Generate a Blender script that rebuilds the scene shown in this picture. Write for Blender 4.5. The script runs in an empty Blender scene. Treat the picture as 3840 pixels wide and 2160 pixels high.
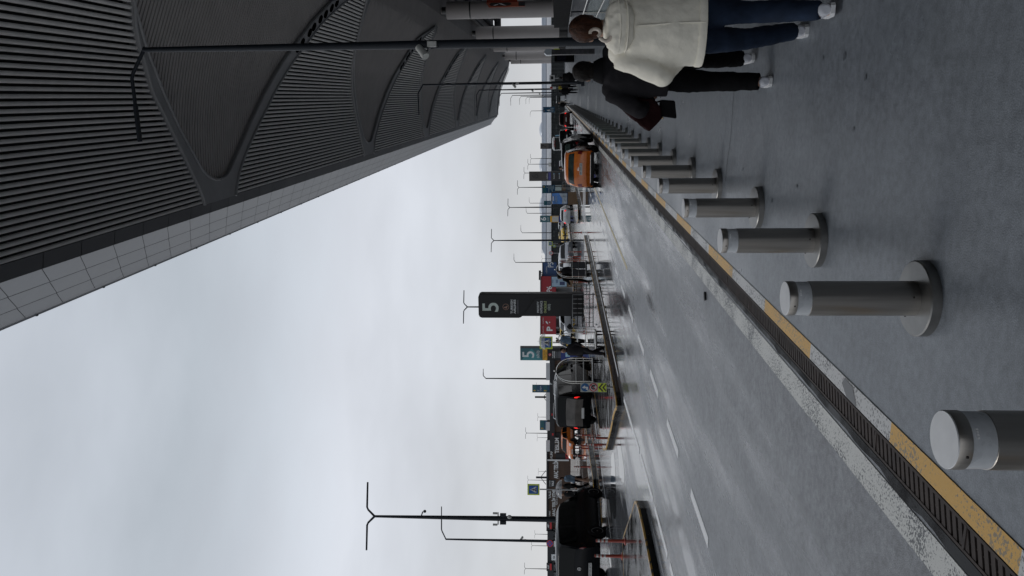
import bpy, bmesh, math, random
from mathutils import Vector, Matrix, noise
random.seed(7)
SC = bpy.context.scene
COL = SC.collection
R = math.radians
# ------------------------------------------------------------------ camera
FPX, CAMH = 2900.0, 1.82
VPX, VPY = 2090.0, 362.0
PITCH = math.atan((VPX-1920)/FPX)
YAW = math.atan((1080-VPY)/FPX*math.cos(PITCH))
fh = Vector((-math.sin(YAW), math.cos(YAW), 0)); RT = Vector((math.cos(YAW), math.sin(YAW), 0))
FW = fh*math.cos(PITCH)+Vector((0, 0, math.sin(PITCH))); UP = RT.cross(FW)
CP = Vector((0, 0, CAMH))
cd = bpy.data.cameras.new('camera'); cam = bpy.data.objects.new('camera', cd); COL.objects.link(cam)
cd.sensor_fit = 'HORIZONTAL'; cd.sensor_width = 36.0; cd.lens = 36.0*FPX/3840.0
cd.clip_start = 0.1; cd.clip_end = 6000
M = Matrix((( -UP.x, RT.x, -FW.x, CP.x), (-UP.y, RT.y, -FW.y, CP.y), (-UP.z, RT.z, -FW.z, CP.z), (0, 0, 0, 1)))
cam.matrix_world = M
SC.camera = cam
SC.render.resolution_x = 1024; SC.render.resolution_y = 576
SC.view_settings.view_transform = 'Standard'; SC.view_settings.look = 'None'
SC.view_settings.exposure = 0.0; SC.view_settings.gamma = 1.0
# ------------------------------------------------------------------ sky, sun
SUN_EL, SUN_AZ = 52, -75          # azimuth from +Y, clockwise
W = bpy.data.worlds.new('World'); SC.world = W; W.use_nodes = True
nt = W.node_tree; N = nt.nodes; N.clear(); L = nt.links.new
out = N.new('ShaderNodeOutputWorld'); bg = N.new('ShaderNodeBackground'); bg.inputs[1].default_value = 0.1
sky = N.new('ShaderNodeTexSky'); sky.sky_type = 'NISHITA'; sky.sun_disc = False
sky.sun_elevation = R(SUN_EL); sky.sun_rotation = R(SUN_AZ)
tc = N.new('ShaderNodeTexCoord'); mp = N.new('ShaderNodeMapping'); mp.inputs['Scale'].default_value = (1.2, 1.2, 3.6)
n1 = N.new('ShaderNodeTexNoise'); n1.inputs['Scale'].default_value = 1.15; n1.inputs['Detail'].default_value = 5; n1.inputs['Roughness'].default_value = 0.5
L(tc.outputs['Generated'], mp.inputs[0]); L(mp.outputs[0], n1.inputs['Vector'])
sx = N.new('ShaderNodeSeparateXYZ'); L(tc.outputs['Generated'], sx.inputs[0])
wz = N.new('ShaderNodeMath'); wz.operation = 'MULTIPLY_ADD'; wz.inputs[1].default_value = 0.34; L(n1.outputs['Fac'], wz.inputs[0])
wo_ = N.new('ShaderNodeMath'); wo_.operation = 'SUBTRACT'; wo_.inputs[1].default_value = 0.17; L(sx.outputs['Z'], wo_.inputs[0]); L(wo_.outputs[0], wz.inputs[2])
cr = N.new('ShaderNodeValToRGB'); e = cr.color_ramp.elements     # layers of the overcast, grey haze low, a pale band, darker above
e[0].position = 0.0; e[0].color = (0.70, 0.71, 0.73, 1); e[1].position = 1.0; e[1].color = (0.50, 0.54, 0.60, 1)
for p_, c_ in ((0.07, (0.63, 0.645, 0.675)), (0.17, (0.69, 0.715, 0.765)), (0.27, (0.73, 0.76, 0.82)), (0.36, (0.62, 0.665, 0.725)), (0.46, (0.55, 0.60, 0.655)), (0.62, (0.565, 0.605, 0.665))):
    q_ = e.new(p_); q_.color = c_+(1,)
L(wz.outputs[0], cr.inputs[0])
n2 = N.new('ShaderNodeTexNoise'); n2.inputs['Scale'].default_value = 2.3; n2.inputs['Detail'].default_value = 6; L(mp.outputs[0], n2.inputs['Vector'])
vr = N.new('ShaderNodeMapRange'); vr.inputs[1].default_value = 0.3; vr.inputs[2].default_value = 0.7; vr.inputs[3].default_value = 0.86; vr.inputs[4].default_value = 1.06; L(n2.outputs['Fac'], vr.inputs[0])
mh = N.new('ShaderNodeMix'); mh.data_type = 'RGBA'; mh.blend_type = 'MULTIPLY'; mh.inputs['Factor'].default_value = 1; L(cr.outputs[0], mh.inputs['A']); L(vr.outputs[0], mh.inputs['B'])
vm = N.new('ShaderNodeVectorMath'); vm.operation = 'SCALE'; vm.inputs['Scale'].default_value = 10.0
L(mh.outputs['Result'], vm.inputs[0])
mx = N.new('ShaderNodeMix'); mx.data_type = 'RGBA'; mx.inputs['Factor'].default_value = 0.94
L(sky.outputs[0], mx.inputs['A']); L(vm.outputs[0], mx.inputs['B'])
L(mx.outputs['Result'], bg.inputs[0]); L(bg.outputs[0], out.inputs[0])
sd = bpy.data.lights.new('sun', 'SUN'); sd.energy = 0.5; sd.angle = R(20); sd.color = (1.0, 0.97, 0.93)
so = bpy.data.objects.new('sun', sd); COL.objects.link(so)
sdir = Vector((math.sin(R(SUN_AZ))*math.cos(R(SUN_EL)), math.cos(R(SUN_AZ))*math.cos(R(SUN_EL)), math.sin(R(SUN_EL))))
so.rotation_euler = sdir.to_track_quat('Z', 'Y').to_euler(); so.location = (-40, -20, 60)

# ------------------------------------------------------------------ measured points -> world
def ray(x, y): return FW+RT*((1080-y)/FPX)+UP*((1920-x)/FPX)
def G(x, y, z=0.0):
    r = ray(x, y); return CP+r*((z-CAMH)/r.z)
def D(x, y, zc): return CP+ray(x, y)*zc          # point at depth zc
def GD(y, zc, z=0.0):                            # ground spot in column y at depth zc
    p = D(VPX, y, zc); return Vector((p.x, p.y, z))

# ------------------------------------------------------------------ materials
def hx(s):
    v = [int(s[i:i+2], 16)/255 for i in (0, 2, 4)]
    return tuple(c/12.92 if c <= 0.04045 else ((c+0.055)/1.055)**2.4 for c in v)
MATS = {}
def mat(name, c, rough=0.6, metal=0.0, var=0.12, scale=6.0, bump=0.0, bscale=60.0, spec=0.5, emit=0.0, coat=0.0, alpha=1.0, trans=0.0, stretch=None):
    if name in MATS: return MATS[name]
    if isinstance(c, str): c = hx(c)
    m = bpy.data.materials.new(name); m.use_nodes = True; n = m.node_tree.nodes; l = m.node_tree.links.new
    b = n['Principled BSDF']; b.inputs['Roughness'].default_value = rough; b.inputs['Metallic'].default_value = metal
    b.inputs['Specular IOR Level'].default_value = spec; b.inputs['Coat Weight'].default_value = coat; b.inputs['Coat Roughness'].default_value = 0.05
    b.inputs['Alpha'].default_value = alpha; b.inputs['Transmission Weight'].default_value = trans
    t = n.new('ShaderNodeTexCoord'); src = t.outputs['Object']
    if stretch:
        q = n.new('ShaderNodeMapping'); q.inputs['Scale'].default_value = stretch; l(src, q.inputs[0]); src = q.outputs[0]
    a = n.new('ShaderNodeTexNoise'); a.inputs['Scale'].default_value = scale; a.inputs['Detail'].default_value = 6; l(src, a.inputs['Vector'])
    r = n.new('ShaderNodeValToRGB'); k = r.color_ramp.elements
    k[0].position = 0.3; k[0].color = tuple(max(0, v*(1-var)) for v in c)+(1,); k[1].position = 0.7; k[1].color = tuple(min(1, v*(1+var)) for v in c)+(1,)
    l(a.outputs['Fac'], r.inputs[0]); l(r.outputs[0], b.inputs['Base Color'])
    if rough > 0.12:
        mr = n.new('ShaderNodeMapRange'); mr.inputs[3].default_value = rough*0.85; mr.inputs[4].default_value = min(1, rough*1.15)
        l(a.outputs['Fac'], mr.inputs[0]); l(mr.outputs[0], b.inputs['Roughness'])
    if bump:
        a2 = n.new('ShaderNodeTexNoise'); a2.inputs['Scale'].default_value = bscale; a2.inputs['Detail'].default_value = 4; l(src, a2.inputs['Vector'])
        bp = n.new('ShaderNodeBump'); bp.inputs['Strength'].default_value = bump; bp.inputs['Distance'].default_value = 0.02
        l(a2.outputs['Fac'], bp.inputs['Height']); l(bp.outputs[0], b.inputs['Normal'])
    if emit:
        l(r.outputs[0], b.inputs['Emission Color']); b.inputs['Emission Strength'].default_value = emit
    MATS[name] = m; return m

def ground_mat(name, c, r_dry, r_wet, wet_lo, wet_hi, sc_wet, bump, darken, streak=(1, 1, 1), spot=0.25, blot=0.35, pool=0.0, grain=1.0):
    m = bpy.data.materials.new(name); m.use_nodes = True; n = m.node_tree.nodes; l = m.node_tree.links.new
    b = n['Principled BSDF']; t = n.new('ShaderNodeTexCoord'); o = t.outputs['Object']
    q = n.new('ShaderNodeMapping'); q.inputs['Scale'].default_value = streak; l(o, q.inputs[0])
    big = n.new('ShaderNodeTexNoise'); big.inputs['Scale'].default_value = sc_wet; big.inputs['Detail'].default_value = 6; big.inputs['Roughness'].default_value = 0.6; l(q.outputs[0], big.inputs['Vector'])
    wet = n.new('ShaderNodeMapRange'); wet.inputs[1].default_value = wet_lo; wet.inputs[2].default_value = wet_hi; l(big.outputs['Fac'], wet.inputs[0])
    if pool:      # water gathers towards the far lanes
        sp = n.new('ShaderNodeSeparateXYZ'); l(o, sp.inputs[0]); pm = n.new('ShaderNodeMapRange'); pm.interpolation_type = 'SMOOTHSTEP'
        pm.inputs[1].default_value = -2.2; pm.inputs[2].default_value = -9; pm.inputs[3].default_value = 0; pm.inputs[4].default_value = pool; l(sp.outputs['X'], pm.inputs[0])
        pa = n.new('ShaderNodeMath'); pa.operation = 'ADD'; l(big.outputs['Fac'], pa.inputs[0]); l(pm.outputs[0], pa.inputs[1])
        py = n.new('ShaderNodeMapRange'); py.interpolation_type = 'SMOOTHSTEP'; py.inputs[1].default_value = 9; py.inputs[2].default_value = 34; py.inputs[3].default_value = 0; py.inputs[4].default_value = pool*.8; l(sp.outputs['Y'], py.inputs[0])
        pb = n.new('ShaderNodeMath'); pb.operation = 'ADD'; l(pa.outputs[0], pb.inputs[0]); l(py.outputs[0], pb.inputs[1]); l(pb.outputs[0], wet.inputs[0])
    fine = n.new('ShaderNodeTexNoise'); fine.inputs['Scale'].default_value = 140; fine.inputs['Detail'].default_value = 3; l(o, fine.inputs['Vector'])
    mid = n.new('ShaderNodeTexNoise'); mid.inputs['Scale'].default_value = 3.1; mid.inputs['Detail'].default_value = 9; mid.inputs['Roughness'].default_value = 0.7; l(o, mid.inputs['Vector'])
    r = n.new('ShaderNodeValToRGB'); k = r.color_ramp.elements
    k[0].position = 0.32; k[0].color = tuple(v*(1-spot) for v in c)+(1,); k[1].position = 0.68; k[1].color = tuple(v*(1+spot) for v in c)+(1,); l(mid.outputs['Fac'], r.inputs[0])
    r2 = n.new('ShaderNodeValToRGB'); k = r2.color_ramp.elements
    k[0].position = 0.36; k[0].color = (1-.38*grain,)*3+(1,); k[1].position = 0.62; k[1].color = (1+.22*grain,)*3+(1,); l(fine.outputs['Fac'], r2.inputs[0])
    blo = n.new('ShaderNodeTexNoise'); blo.inputs['Scale'].default_value = 17; blo.inputs['Detail'].default_value = 7; blo.inputs['Roughness'].default_value = 0.68; l(o, blo.inputs['Vector'])
    r3 = n.new('ShaderNodeValToRGB'); k = r3.color_ramp.elements
    k[0].position = 0.36; k[0].color = (1-blot, 1-blot, 1-blot, 1); k[1].position = 0.60; k[1].color = (1.08, 1.08, 1.08, 1); l(blo.outputs['Fac'], r3.inputs[0])
    m0 = n.new('ShaderNodeMix'); m0.data_type = 'RGBA'; m0.blend_type = 'MULTIPLY'; m0.inputs['Factor'].default_value = 1
    l(r.outputs[0], m0.inputs['A']); l(r3.outputs[0], m0.inputs['B'])
    mu = n.new('ShaderNodeMix'); mu.data_type = 'RGBA'; mu.blend_type = 'MULTIPLY'; mu.inputs['Factor'].default_value = 1
    l(m0.outputs['Result'], mu.inputs['A']); l(r2.outputs[0], mu.inputs['B'])
    md = n.new('ShaderNodeMix'); md.data_type = 'RGBA'; md.blend_type = 'MULTIPLY'; md.inputs['B'].default_value = (darken, darken, darken, 1)
    l(wet.outputs[0], md.inputs['Factor']); l(mu.outputs['Result'], md.inputs['A']); l(md.outputs['Result'], b.inputs['Base Color'])
    rr = n.new('ShaderNodeMapRange'); rr.inputs[3].default_value = r_dry; rr.inputs[4].default_value = r_wet; l(wet.outputs[0], rr.inputs[0]); l(rr.outputs[0], b.inputs['Roughness'])
    bp = n.new('ShaderNodeBump'); bp.inputs['Distance'].default_value = 0.006
    bs = n.new('ShaderNodeMapRange'); bs.inputs[3].default_value = bump; bs.inputs[4].default_value = bump*0.12; l(wet.outputs[0], bs.inputs[0]); l(bs.outputs[0], bp.inputs['Strength'])
    l(fine.outputs['Fac'], bp.inputs['Height']); l(bp.outputs[0], b.inputs['Normal'])
    MATS[name] = m; return m

def glass(name, c, alpha, rough=0.03):
    return mat(name, c, rough=rough, alpha=alpha, var=0.02, spec=0.7)

# ------------------------------------------------------------------ mesh builder
class MB:
    def __init__(s): s.v = []; s.f = []; s.m = []
    def add(s, vs, fs, mi=0):
        o = len(s.v); s.v += [Vector(q) for q in vs]
        for f in fs: s.f.append([i+o for i in f]); s.m.append(mi)
        return s
    def box(s, c, d, rz=0.0, mi=0, mtx=None):
        x, y, z = (k/2 for k in d); vs = [Vector((a*x, b*y, e*z)) for a in (-1, 1) for b in (-1, 1) for e in (-1, 1)]
        q = mtx if mtx else Matrix.Rotation(rz, 3, 'Z'); c = Vector(c)
        return s.add([q@k+c for k in vs], [(0, 1, 3, 2), (4, 6, 7, 5), (0, 4, 5, 1), (2, 3, 7, 6), (0, 2, 6, 4), (1, 5, 7, 3)], mi)
    def rings(s, rs, cap=True, mi=0, close=True):
        n = len(rs[0]); vs = [p for r in rs for p in r]; fs = []
        for i in range(len(rs)-1):
            for j in range(n if close else n-1):
                k = (j+1) % n; fs.append((i*n+j, i*n+k, (i+1)*n+k, (i+1)*n+j))
        if cap:
            fs.append(tuple(range(n-1, -1, -1))); fs.append(tuple(range((len(rs)-1)*n, len(rs)*n)))
        return s.add(vs, fs, mi)
    def tube(s, pts, r, n=10, mi=0, cap=True, flat=1.0):
        pts = [Vector(p) for p in pts]; rr = r if isinstance(r, (list, tuple)) else [r]*len(pts); rs = []
        up = None
        for i, p in enumerate(pts):
            d = (pts[min(i+1, len(pts)-1)]-pts[max(i-1, 0)]).normalized()
            if up is None: up = Vector((0, 0, 1)) if abs(d.z) < 0.9 else Vector((0, 1, 0))
            a = d.cross(up).normalized(); b = a.cross(d).normalized(); up = b
            rs.append([p+(a*math.cos(t)+b*math.sin(t)*flat)*rr[i] for t in [2*math.pi*k/n for k in range(n)]])
        return s.rings(rs, cap, mi)
    def lathe(s, prof, n=24, c=(0, 0, 0), mi=0, mtx=None):
        c = Vector(c); rs = []
        for r, z in prof:
            ring = [Vector((max(r, 1e-4)*math.cos(2*math.pi*k/n), max(r, 1e-4)*math.sin(2*math.pi*k/n), z)) for k in range(n)]
            rs.append([(mtx@p if mtx else p)+c for p in ring])
        return s.rings(rs, True, mi)
    def ell(s, rows, n=16, mi=0):        # rows of (cx,cy,cz,rx,ry): horizontal ellipses
        return s.rings([[Vector((x+rx*math.cos(2*math.pi*k/n), y+ry*math.sin(2*math.pi*k/n), z)) for k in range(n)] for x, y, z, rx, ry in rows], True, mi)
    def ball(s, c, r, n=12, m=8, mi=0, mtx=None):
        c = Vector(c); r = Vector((r, r, r)) if not hasattr(r, '__len__') else Vector(r); rs = []
        for i in range(1, m):
            t = math.pi*i/m; ring = []
            for k in range(n):
                p = Vector((r.x*math.sin(t)*math.cos(2*math.pi*k/n), r.y*math.sin(t)*math.sin(2*math.pi*k/n), -r.z*math.cos(t)))
                ring.append((mtx@p if mtx else p)+c)
            rs.append(ring)
        return s.rings(rs, True, mi)
    def prism(s, poly, z0, z1, mi=0):
        return s.rings([[Vector((x, y, z0)) for x, y in poly], [Vector((x, y, z1)) for x, y in poly]], True, mi)
    def front(s, poly, y0, y1, mi=0):      # outline in (x,z), extruded along y
        return s.rings([[Vector((x, y1, z)) for x, z in poly], [Vector((x, y0, z)) for x, z in poly]], True, mi)
    def build(s, name, mats, parent=None, smooth=False, loc=None, bevel=0.0, remesh=0.0, relax=0, wrinkle=0.0, wscale=9.0):
        me = bpy.data.meshes.new(name); me.from_pydata(s.v, [], s.f)
        for k in (mats if isinstance(mats, (list, tuple)) else [mats]): me.materials.append(k)
        me.polygons.foreach_set('material_index', s.m); me.update()
        bm = bmesh.new(); bm.from_mesh(me); bmesh.ops.recalc_face_normals(bm, faces=bm.faces); bm.to_mesh(me); bm.free()
        o = bpy.data.objects.new(name, me); COL.objects.link(o)
        if loc is not None: o.location = loc
        if bevel:
            d = o.modifiers.new('bevel', 'BEVEL'); d.width = bevel; d.segments = 2; d.limit_method = 'ANGLE'; d.angle_limit = R(40)
        if remesh:
            d = o.modifiers.new('remesh', 'REMESH'); d.mode = 'VOXEL'; d.voxel_size = remesh
            if relax: d = o.modifiers.new('smooth', 'SMOOTH'); d.iterations = relax; d.factor = 0.5
            dg = bpy.context.evaluated_depsgraph_get(); nm = bpy.data.meshes.new_from_object(o.evaluated_get(dg))
            o.modifiers.clear(); o.data = nm; smooth = True
            if wrinkle:
                for q in nm.vertices:
                    p = q.co; f = 0.55-1.9*abs(noise.noise(Vector((p.x*wscale*.8+p.z*wscale*.35, p.y*wscale*.8, p.z*wscale))))+0.5*noise.noise(p*wscale*.45+Vector((3, 1, 7)))-0.5*abs(noise.noise(p*wscale*2.1+Vector((9, 4, 2))))
                    q.co = p+q.normal*f*wrinkle
            if not nm.materials:
                for k in (mats if isinstance(mats, (list, tuple)) else [mats]): nm.materials.append(k)
            nm.name = name
        if smooth:
            o.data.polygons.foreach_set('use_smooth', [True]*len(o.data.polygons))
            if not remesh: o.data.set_sharp_from_angle(angle=R(38))
        if parent: o.parent = parent
        return o

def tag(o, label=None, cat=None, group=None, kind=None):
    if label: o['label'] = label
    if cat: o['category'] = cat
    if group: o['group'] = group
    if kind: o['kind'] = kind
    return o
def thing(name, label, cat, loc=(0, 0, 0), rz=0.0, group=None):
    o = bpy.data.objects.new(name, None); COL.objects.link(o); o.location = loc; o.rotation_euler = (0, 0, rz)
    return tag(o, label, cat, group)
def struct(mb, name, mats, **k): return tag(mb.build(name, mats, **k), kind='structure')
def dup(root, loc, rz=None, label=None, group=None):
    r = root.copy(); COL.objects.link(r); r.location = loc
    if rz is not None: r.rotation_euler = (0, 0, rz)
    if label: r['label'] = label
    if group: r['group'] = group
    for ch in list(root.children):
        c = ch.copy(); COL.objects.link(c); c.parent = r
        for g in ch.children:
            d = g.copy(); COL.objects.link(d); d.parent = c
    return r
def text(s, size, m, parent, loc, rot=(math.pi/2, 0, 0), align='CENTER', name='lettering', bold=0.0, sx=1.0):
    cu = bpy.data.curves.new(name, 'FONT'); cu.body = s; cu.size = size; cu.align_x = align; cu.align_y = 'CENTER'; cu.extrude = 0.002; cu.offset = bold
    t = bpy.data.objects.new('t', cu); COL.objects.link(t)
    dg = bpy.context.evaluated_depsgraph_get(); dg.update(); me = bpy.data.meshes.new_from_object(t.evaluated_get(dg))
    bpy.data.objects.remove(t); bpy.data.curves.remove(cu); me.name = name
    me.materials.clear(); me.materials.append(m)
    o = bpy.data.objects.new(name, me); COL.objects.link(o); o.location = loc; o.rotation_euler = rot; o.scale = (sx, 1, 1); o.parent = parent
    return o
FACE = YAW      # rotation that turns a front (-Y) square to the camera
# ================================================================== SETTING
def paint(name, c, wear=0.5, sc=75, under=(0.075, 0.08, 0.085)):
    if isinstance(c, str): c = hx(c)
    m = bpy.data.materials.new(name); m.use_nodes = True; n = m.node_tree.nodes; l = m.node_tree.links.new
    b = n['Principled BSDF']; t = n.new('ShaderNodeTexCoord')
    a = n.new('ShaderNodeTexNoise'); a.inputs['Scale'].default_value = sc; a.inputs['Detail'].default_value = 7; a.inputs['Roughness'].default_value = 0.65; l(t.outputs['Object'], a.inputs['Vector'])
    a2 = n.new('ShaderNodeTexNoise'); a2.inputs['Scale'].default_value = 2.2; a2.inputs['Detail'].default_value = 5; l(t.outputs['Object'], a2.inputs['Vector'])
    ad = n.new('ShaderNodeMath'); ad.operation = 'MULTIPLY_ADD'; ad.inputs[1].default_value = 0.5; l(a2.outputs['Fac'], ad.inputs[0]); l(a.outputs['Fac'], ad.inputs[2])
    r = n.new('ShaderNodeValToRGB'); k = r.color_ramp.elements
    k[0].position = 0.97-0.22*wear; k[0].color = c+(1,); k[1].position = 1.0-0.2*wear; k[1].color = under+(1,); l(ad.outputs[0], r.inputs[0]); l(r.outputs[0], b.inputs['Base Color'])
    b.inputs['Roughness'].default_value = 0.42
    bp = n.new('ShaderNodeBump'); bp.inputs['Strength'].default_value = 0.35; bp.inputs['Distance'].default_value = 0.004; l(a.outputs['Fac'], bp.inputs['Height']); l(bp.outputs[0], b.inputs['Normal'])
    MATS[name] = m; return m
ASPH = ground_mat('wet asphalt', (0.235, 0.246, 0.265), 0.38, 0.05, 0.50, 0.74, 1.1, 0.6, 0.72, streak=(1.0, 0.13, 1), pool=0.20)
PAVE = ground_mat('grey coated pavement', (0.190, 0.209, 0.233), 0.36, 0.22, 0.42, 0.72, 0.55, 0.40, 0.88, streak=(1.0, 0.6, 1), spot=0.14, blot=0.22, grain=0.5)
ISL = ground_mat('dark wet paving', (0.055, 0.055, 0.055), 0.26, 0.07, 0.30, 0.60, 1.4, 0.3, 0.7)
WHITE_P = paint('worn white road paint', (0.60, 0.60, 0.57), 0.92)
YEL_P = paint('worn yellow kerb paint', (0.66, 0.37, 0.055), 0.72, 60, (0.26, 0.20, 0.12))
WKERB = paint('worn white kerb paint', (0.56, 0.56, 0.55), 0.85, 60, (0.15, 0.15, 0.15))
LANE_P = paint('lane white paint', (0.84, 0.84, 0.84), 0.3)
LANE_Y = paint('lane yellow paint', (0.55, 0.45, 0.22), 0.6)
DARK = mat('dark gap', (0.012, 0.012, 0.013), rough=0.5, var=0.3)

mb = MB(); mb.add([(-1600, -400, -0.03), (1600, -400, -0.03), (1600, 2600, -0.03), (-1600, 2600, -0.03)], [(0, 1, 2, 3)]); struct(mb, 'ground', ASPH)
mb = MB(); mb.add([(-75, -30, 0), (-2.02, -30, 0), (-2.02, 300, 0), (-75, 300, 0)], [(0, 1, 2, 3)]); struct(mb, 'road', ASPH)
mb = MB(); mb.add([(-1.86, -30, 0), (70, -30, 0), (70, 300, 0), (-1.86, 300, 0)], [(0, 1, 2, 3)]); struct(mb, 'pavement', PAVE)
# dark lip of broken asphalt beside the drain
mb = MB(); ys = [1.5+0.13*i for i in range(420)]
for a, b_ in zip(ys[:-1], ys[1:]):
    wa, wb = (0.035+0.05*abs(noise.noise(Vector((0, q*1.7, 0))))+0.03*abs(noise.noise(Vector((5, q*9, 0)))) for q in (a, b_))
    mb.add([(-2.02-wa, a, 0.004), (-2.015, a, 0.004), (-2.015, b_, 0.004), (-2.02-wb, b_, 0.004)], [(0, 1, 2, 3)])
struct(mb, 'kerb_gutter', ground_mat('wet dark gutter', (0.016, 0.016, 0.017), 0.6, 0.3, 0.4, 0.6, 3, 0.9, 0.7))
# drain channel with its grate
mb = MB(); mb.add([(-2.02, -4, -0.06), (-1.86, -4, -0.06), (-1.86, 300, -0.06), (-2.02, 300, -0.06)], [(0, 1, 2, 3)])
mb.box((-2.02, 148, -0.03), (0.004, 304, 0.06)); mb.box((-1.864, 148, -0.03), (0.004, 304, 0.06)); struct(mb, 'drain_channel', DARK)
GR = mat('brown cast iron grate', (0.062, 0.050, 0.045), rough=0.6, spec=0.15, var=0.3, scale=9)
mb = MB(); y = 1.6
while y < 26:
    mb.add([(-2.012, y, 0.0), (-1.872, y+0.055, 0.0), (-1.872, y+0.089, 0.0), (-2.012, y+0.034, 0.0), (-2.012, y, -0.03), (-1.872, y+0.055, -0.03), (-1.872, y+0.089, -0.03), (-2.012, y+0.034, -0.03)],
           [(0, 1, 2, 3), (4, 5, 1, 0), (7, 6, 2, 3)]); y += 0.055
mb.box((-2.003, 148, -0.012), (0.016, 304, 0.03)); mb.box((-1.878, 148, -0.012), (0.016, 304, 0.03)); mb.box((-1.942, 13.5, -0.012), (0.006, 25, 0.012))
mb.box((-1.94, 163, -0.018), (0.11, 274, 0.02))
for k in range(60): mb.box((-1.94, 2.2+1.0*k, -0.004), (0.12, 0.02, 0.016))
tag(mb.build('drainage_grate', GR), 'long brown slotted drain grate beside the yellow and white kerb stripe', 'drain grate')
# painted kerb stripe: yellow and white stretches
mb = MB(); yy = 0.2; k = 0
edges = [0.3, 1.55, 2.80, 4.02, 5.40, 6.66, 7.95, 9.25]
while edges[-1] < 200: edges.append(edges[-1]+1.28)
for i in range(len(edges)-1):
    a, b_ = edges[i], edges[i+1]; yel = (i % 2 == 0) == False
    mb.add([(-1.86, a, 0.005), (-1.745, a, 0.005), (-1.745, b_, 0.005), (-1.86, b_, 0.005)], [(0, 1, 2, 3)], 0 if i % 2 == 0 else 1)
mb.f = mb.f; 
# edges 2.80-4.02 is yellow, 4.02-5.40 white
mb.m = [1 if (i % 2 == 0) else 0 for i in range(len(mb.f))]
mb.m = [0 if abs(((edges[i]+edges[i+1])/2-3.41)/1.28 % 2) < 0.5 or ((edges[i]+edges[i+1])/2-3.41)/1.28 % 2 > 1.5 else 1 for i in range(len(mb.f))]
mb.add([(-1.86, 4.50, 0.007), (-1.76, 4.58, 0.007), (-1.75, 4.72, 0.007), (-1.80, 4.76, 0.007), (-1.86, 4.66, 0.007)], [(0, 1, 2, 3, 4)], 2)
struct(mb, 'kerb_stripe', [YEL_P, WKERB, mat('dark patch', (0.06, 0.06, 0.058), rough=0.3)])
# small dark spots and scuffs on the pavement
mb = MB()
rnd = random.Random(3)
for i in range(22):
    x, y, s = rnd.uniform(-1.5, 2.6), rnd.uniform(2.6, 9), rnd.uniform(0.008, 0.028)*(1 if rnd.random() < 0.8 else 1.6)
    a0 = rnd.uniform(0, 6.3); el = rnd.uniform(0.3, 0.9)
    pts = []
    for t in range(9):
        q = 2*math.pi*t/9; r_ = s*(0.7+0.5*rnd.random()); px, py = r_*math.cos(q), r_*el*math.sin(q)
        pts.append((x+px*math.cos(a0)-py*math.sin(a0), y+px*math.sin(a0)+py*math.cos(a0), 0.0045))
    mb.add(pts, [tuple(range(9))])
struct(mb, 'pavement_stains', mat('faint stain', (0.115, 0.127, 0.142), rough=0.33))
mb = MB(); pts = [G(2758, 300), G(2752, 360), G(2745, 470), G(2742, 515), G(2729, 600), G(2722, 680)]
for a, b_ in zip(pts[:-1], pts[1:]):
    mb.add([(a.x, a.y-0.006, 0.0045), (a.x, a.y+0.006, 0.0045), (b_.x, b_.y+0.005, 0.0045), (b_.x, b_.y-0.005, 0.0045)], [(0, 1, 2, 3)])
struct(mb, 'pavement_joint', DARK)
# road markings
def strip(x0, x1, y0, y1, z=0.004, mi=0, m=None): m.add([(x0, y0, z), (x1, y0, z), (x1, y1, z), (x0, y1, z)], [(0, 1, 2, 3)], mi)
mk = MB(); strip(-2.275, -2.09, -5, 200, m=mk)
for k in range(60): strip(-5.33, -5.19, 1.3+2.38*k, 2.55+2.38*k, mi=1, m=mk)
strip(-4.44, -4.32, 19.8, 70, mi=2, m=mk)
for a, b_ in ((9.0, 11.2), (11.45, 13.2), (13.45, 15.6), (15.9, 20)): 
    o = lambda q: -7.25-0.1*(q-9)*0.5-(max(0, q-15))*0.05
    mk.add([(o(a)-.09, a, .004), (o(a)+.05, a, .004), (o(b_)+.05, b_, .004), (o(b_)-.09, b_, .004)], [(0, 1, 2, 3)], 1)
mk.add([(-14.5, 22.2, .004), (-14.5, 22.35, .004), (-15.6, 40, .004), (-15.75, 40, .004)], [(0, 1, 2, 3)], 1)
strip(-8.2, -8.1, 22, 48, mi=1, m=mk); strip(-7.9, -7.8, 52, 120, mi=1, m=mk)
for k in range(6): strip(-8.3, -2.4, 50.2+0.9*k, 50.65+0.9*k, mi=1, m=mk)
struct(mk, 'road_markings', [WHITE_P, LANE_P, LANE_Y])
# standing water: shallow dark puddles with a mirror surface
PUD = mat('puddle water', (0.055, 0.058, 0.062), rough=0.035, var=0.05, spec=0.6)
mb = MB(); rnd = random.Random(11)
def puddle(x, y, a, b_, s=0):
    pts = []
    for t in range(28):
        q = 2*math.pi*t/28; r_ = 1+0.35*noise.noise(Vector((math.cos(q)*1.6+s, math.sin(q)*1.6, s)))+0.15*noise.noise(Vector((math.cos(q)*5+s, math.sin(q)*5, s+3)))
        pts.append((x+a*r_*math.cos(q), y+b_*r_*math.sin(q), 0.0035))
    mb.add(pts, [tuple(range(28))])
for i, (x, y, a, b_) in enumerate([ (-7.9, 27, .25, 5), (-7.9, 38, .3, 6), (-10.2, 20.5, .5, 1.1), (-12.2, 23.0, 1.0, 1.2), (-14.5, 24.2, 1.2, 1.4), (-3.9, 40, .25, 7), (-16.5, 31.5, 1.5, 3), (-18.5, 36, 2, 3), (-6.5, 50, 1, 9), (-3.3, 46, .5, 7), (-22, 48, 4, 6), (-15, 48, 2.5, 5), (-30, 58, 6, 6), (-14, 62, 3, 6), (-5.6, 70, 1.6, 12)]): puddle(x, y, a, b_, i*3.1)
struct(mb, 'puddle', PUD)
MATS['wet dark gutter'].node_tree.nodes['Principled BSDF'].inputs['Specular IOR Level'].default_value = 0.1
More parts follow.
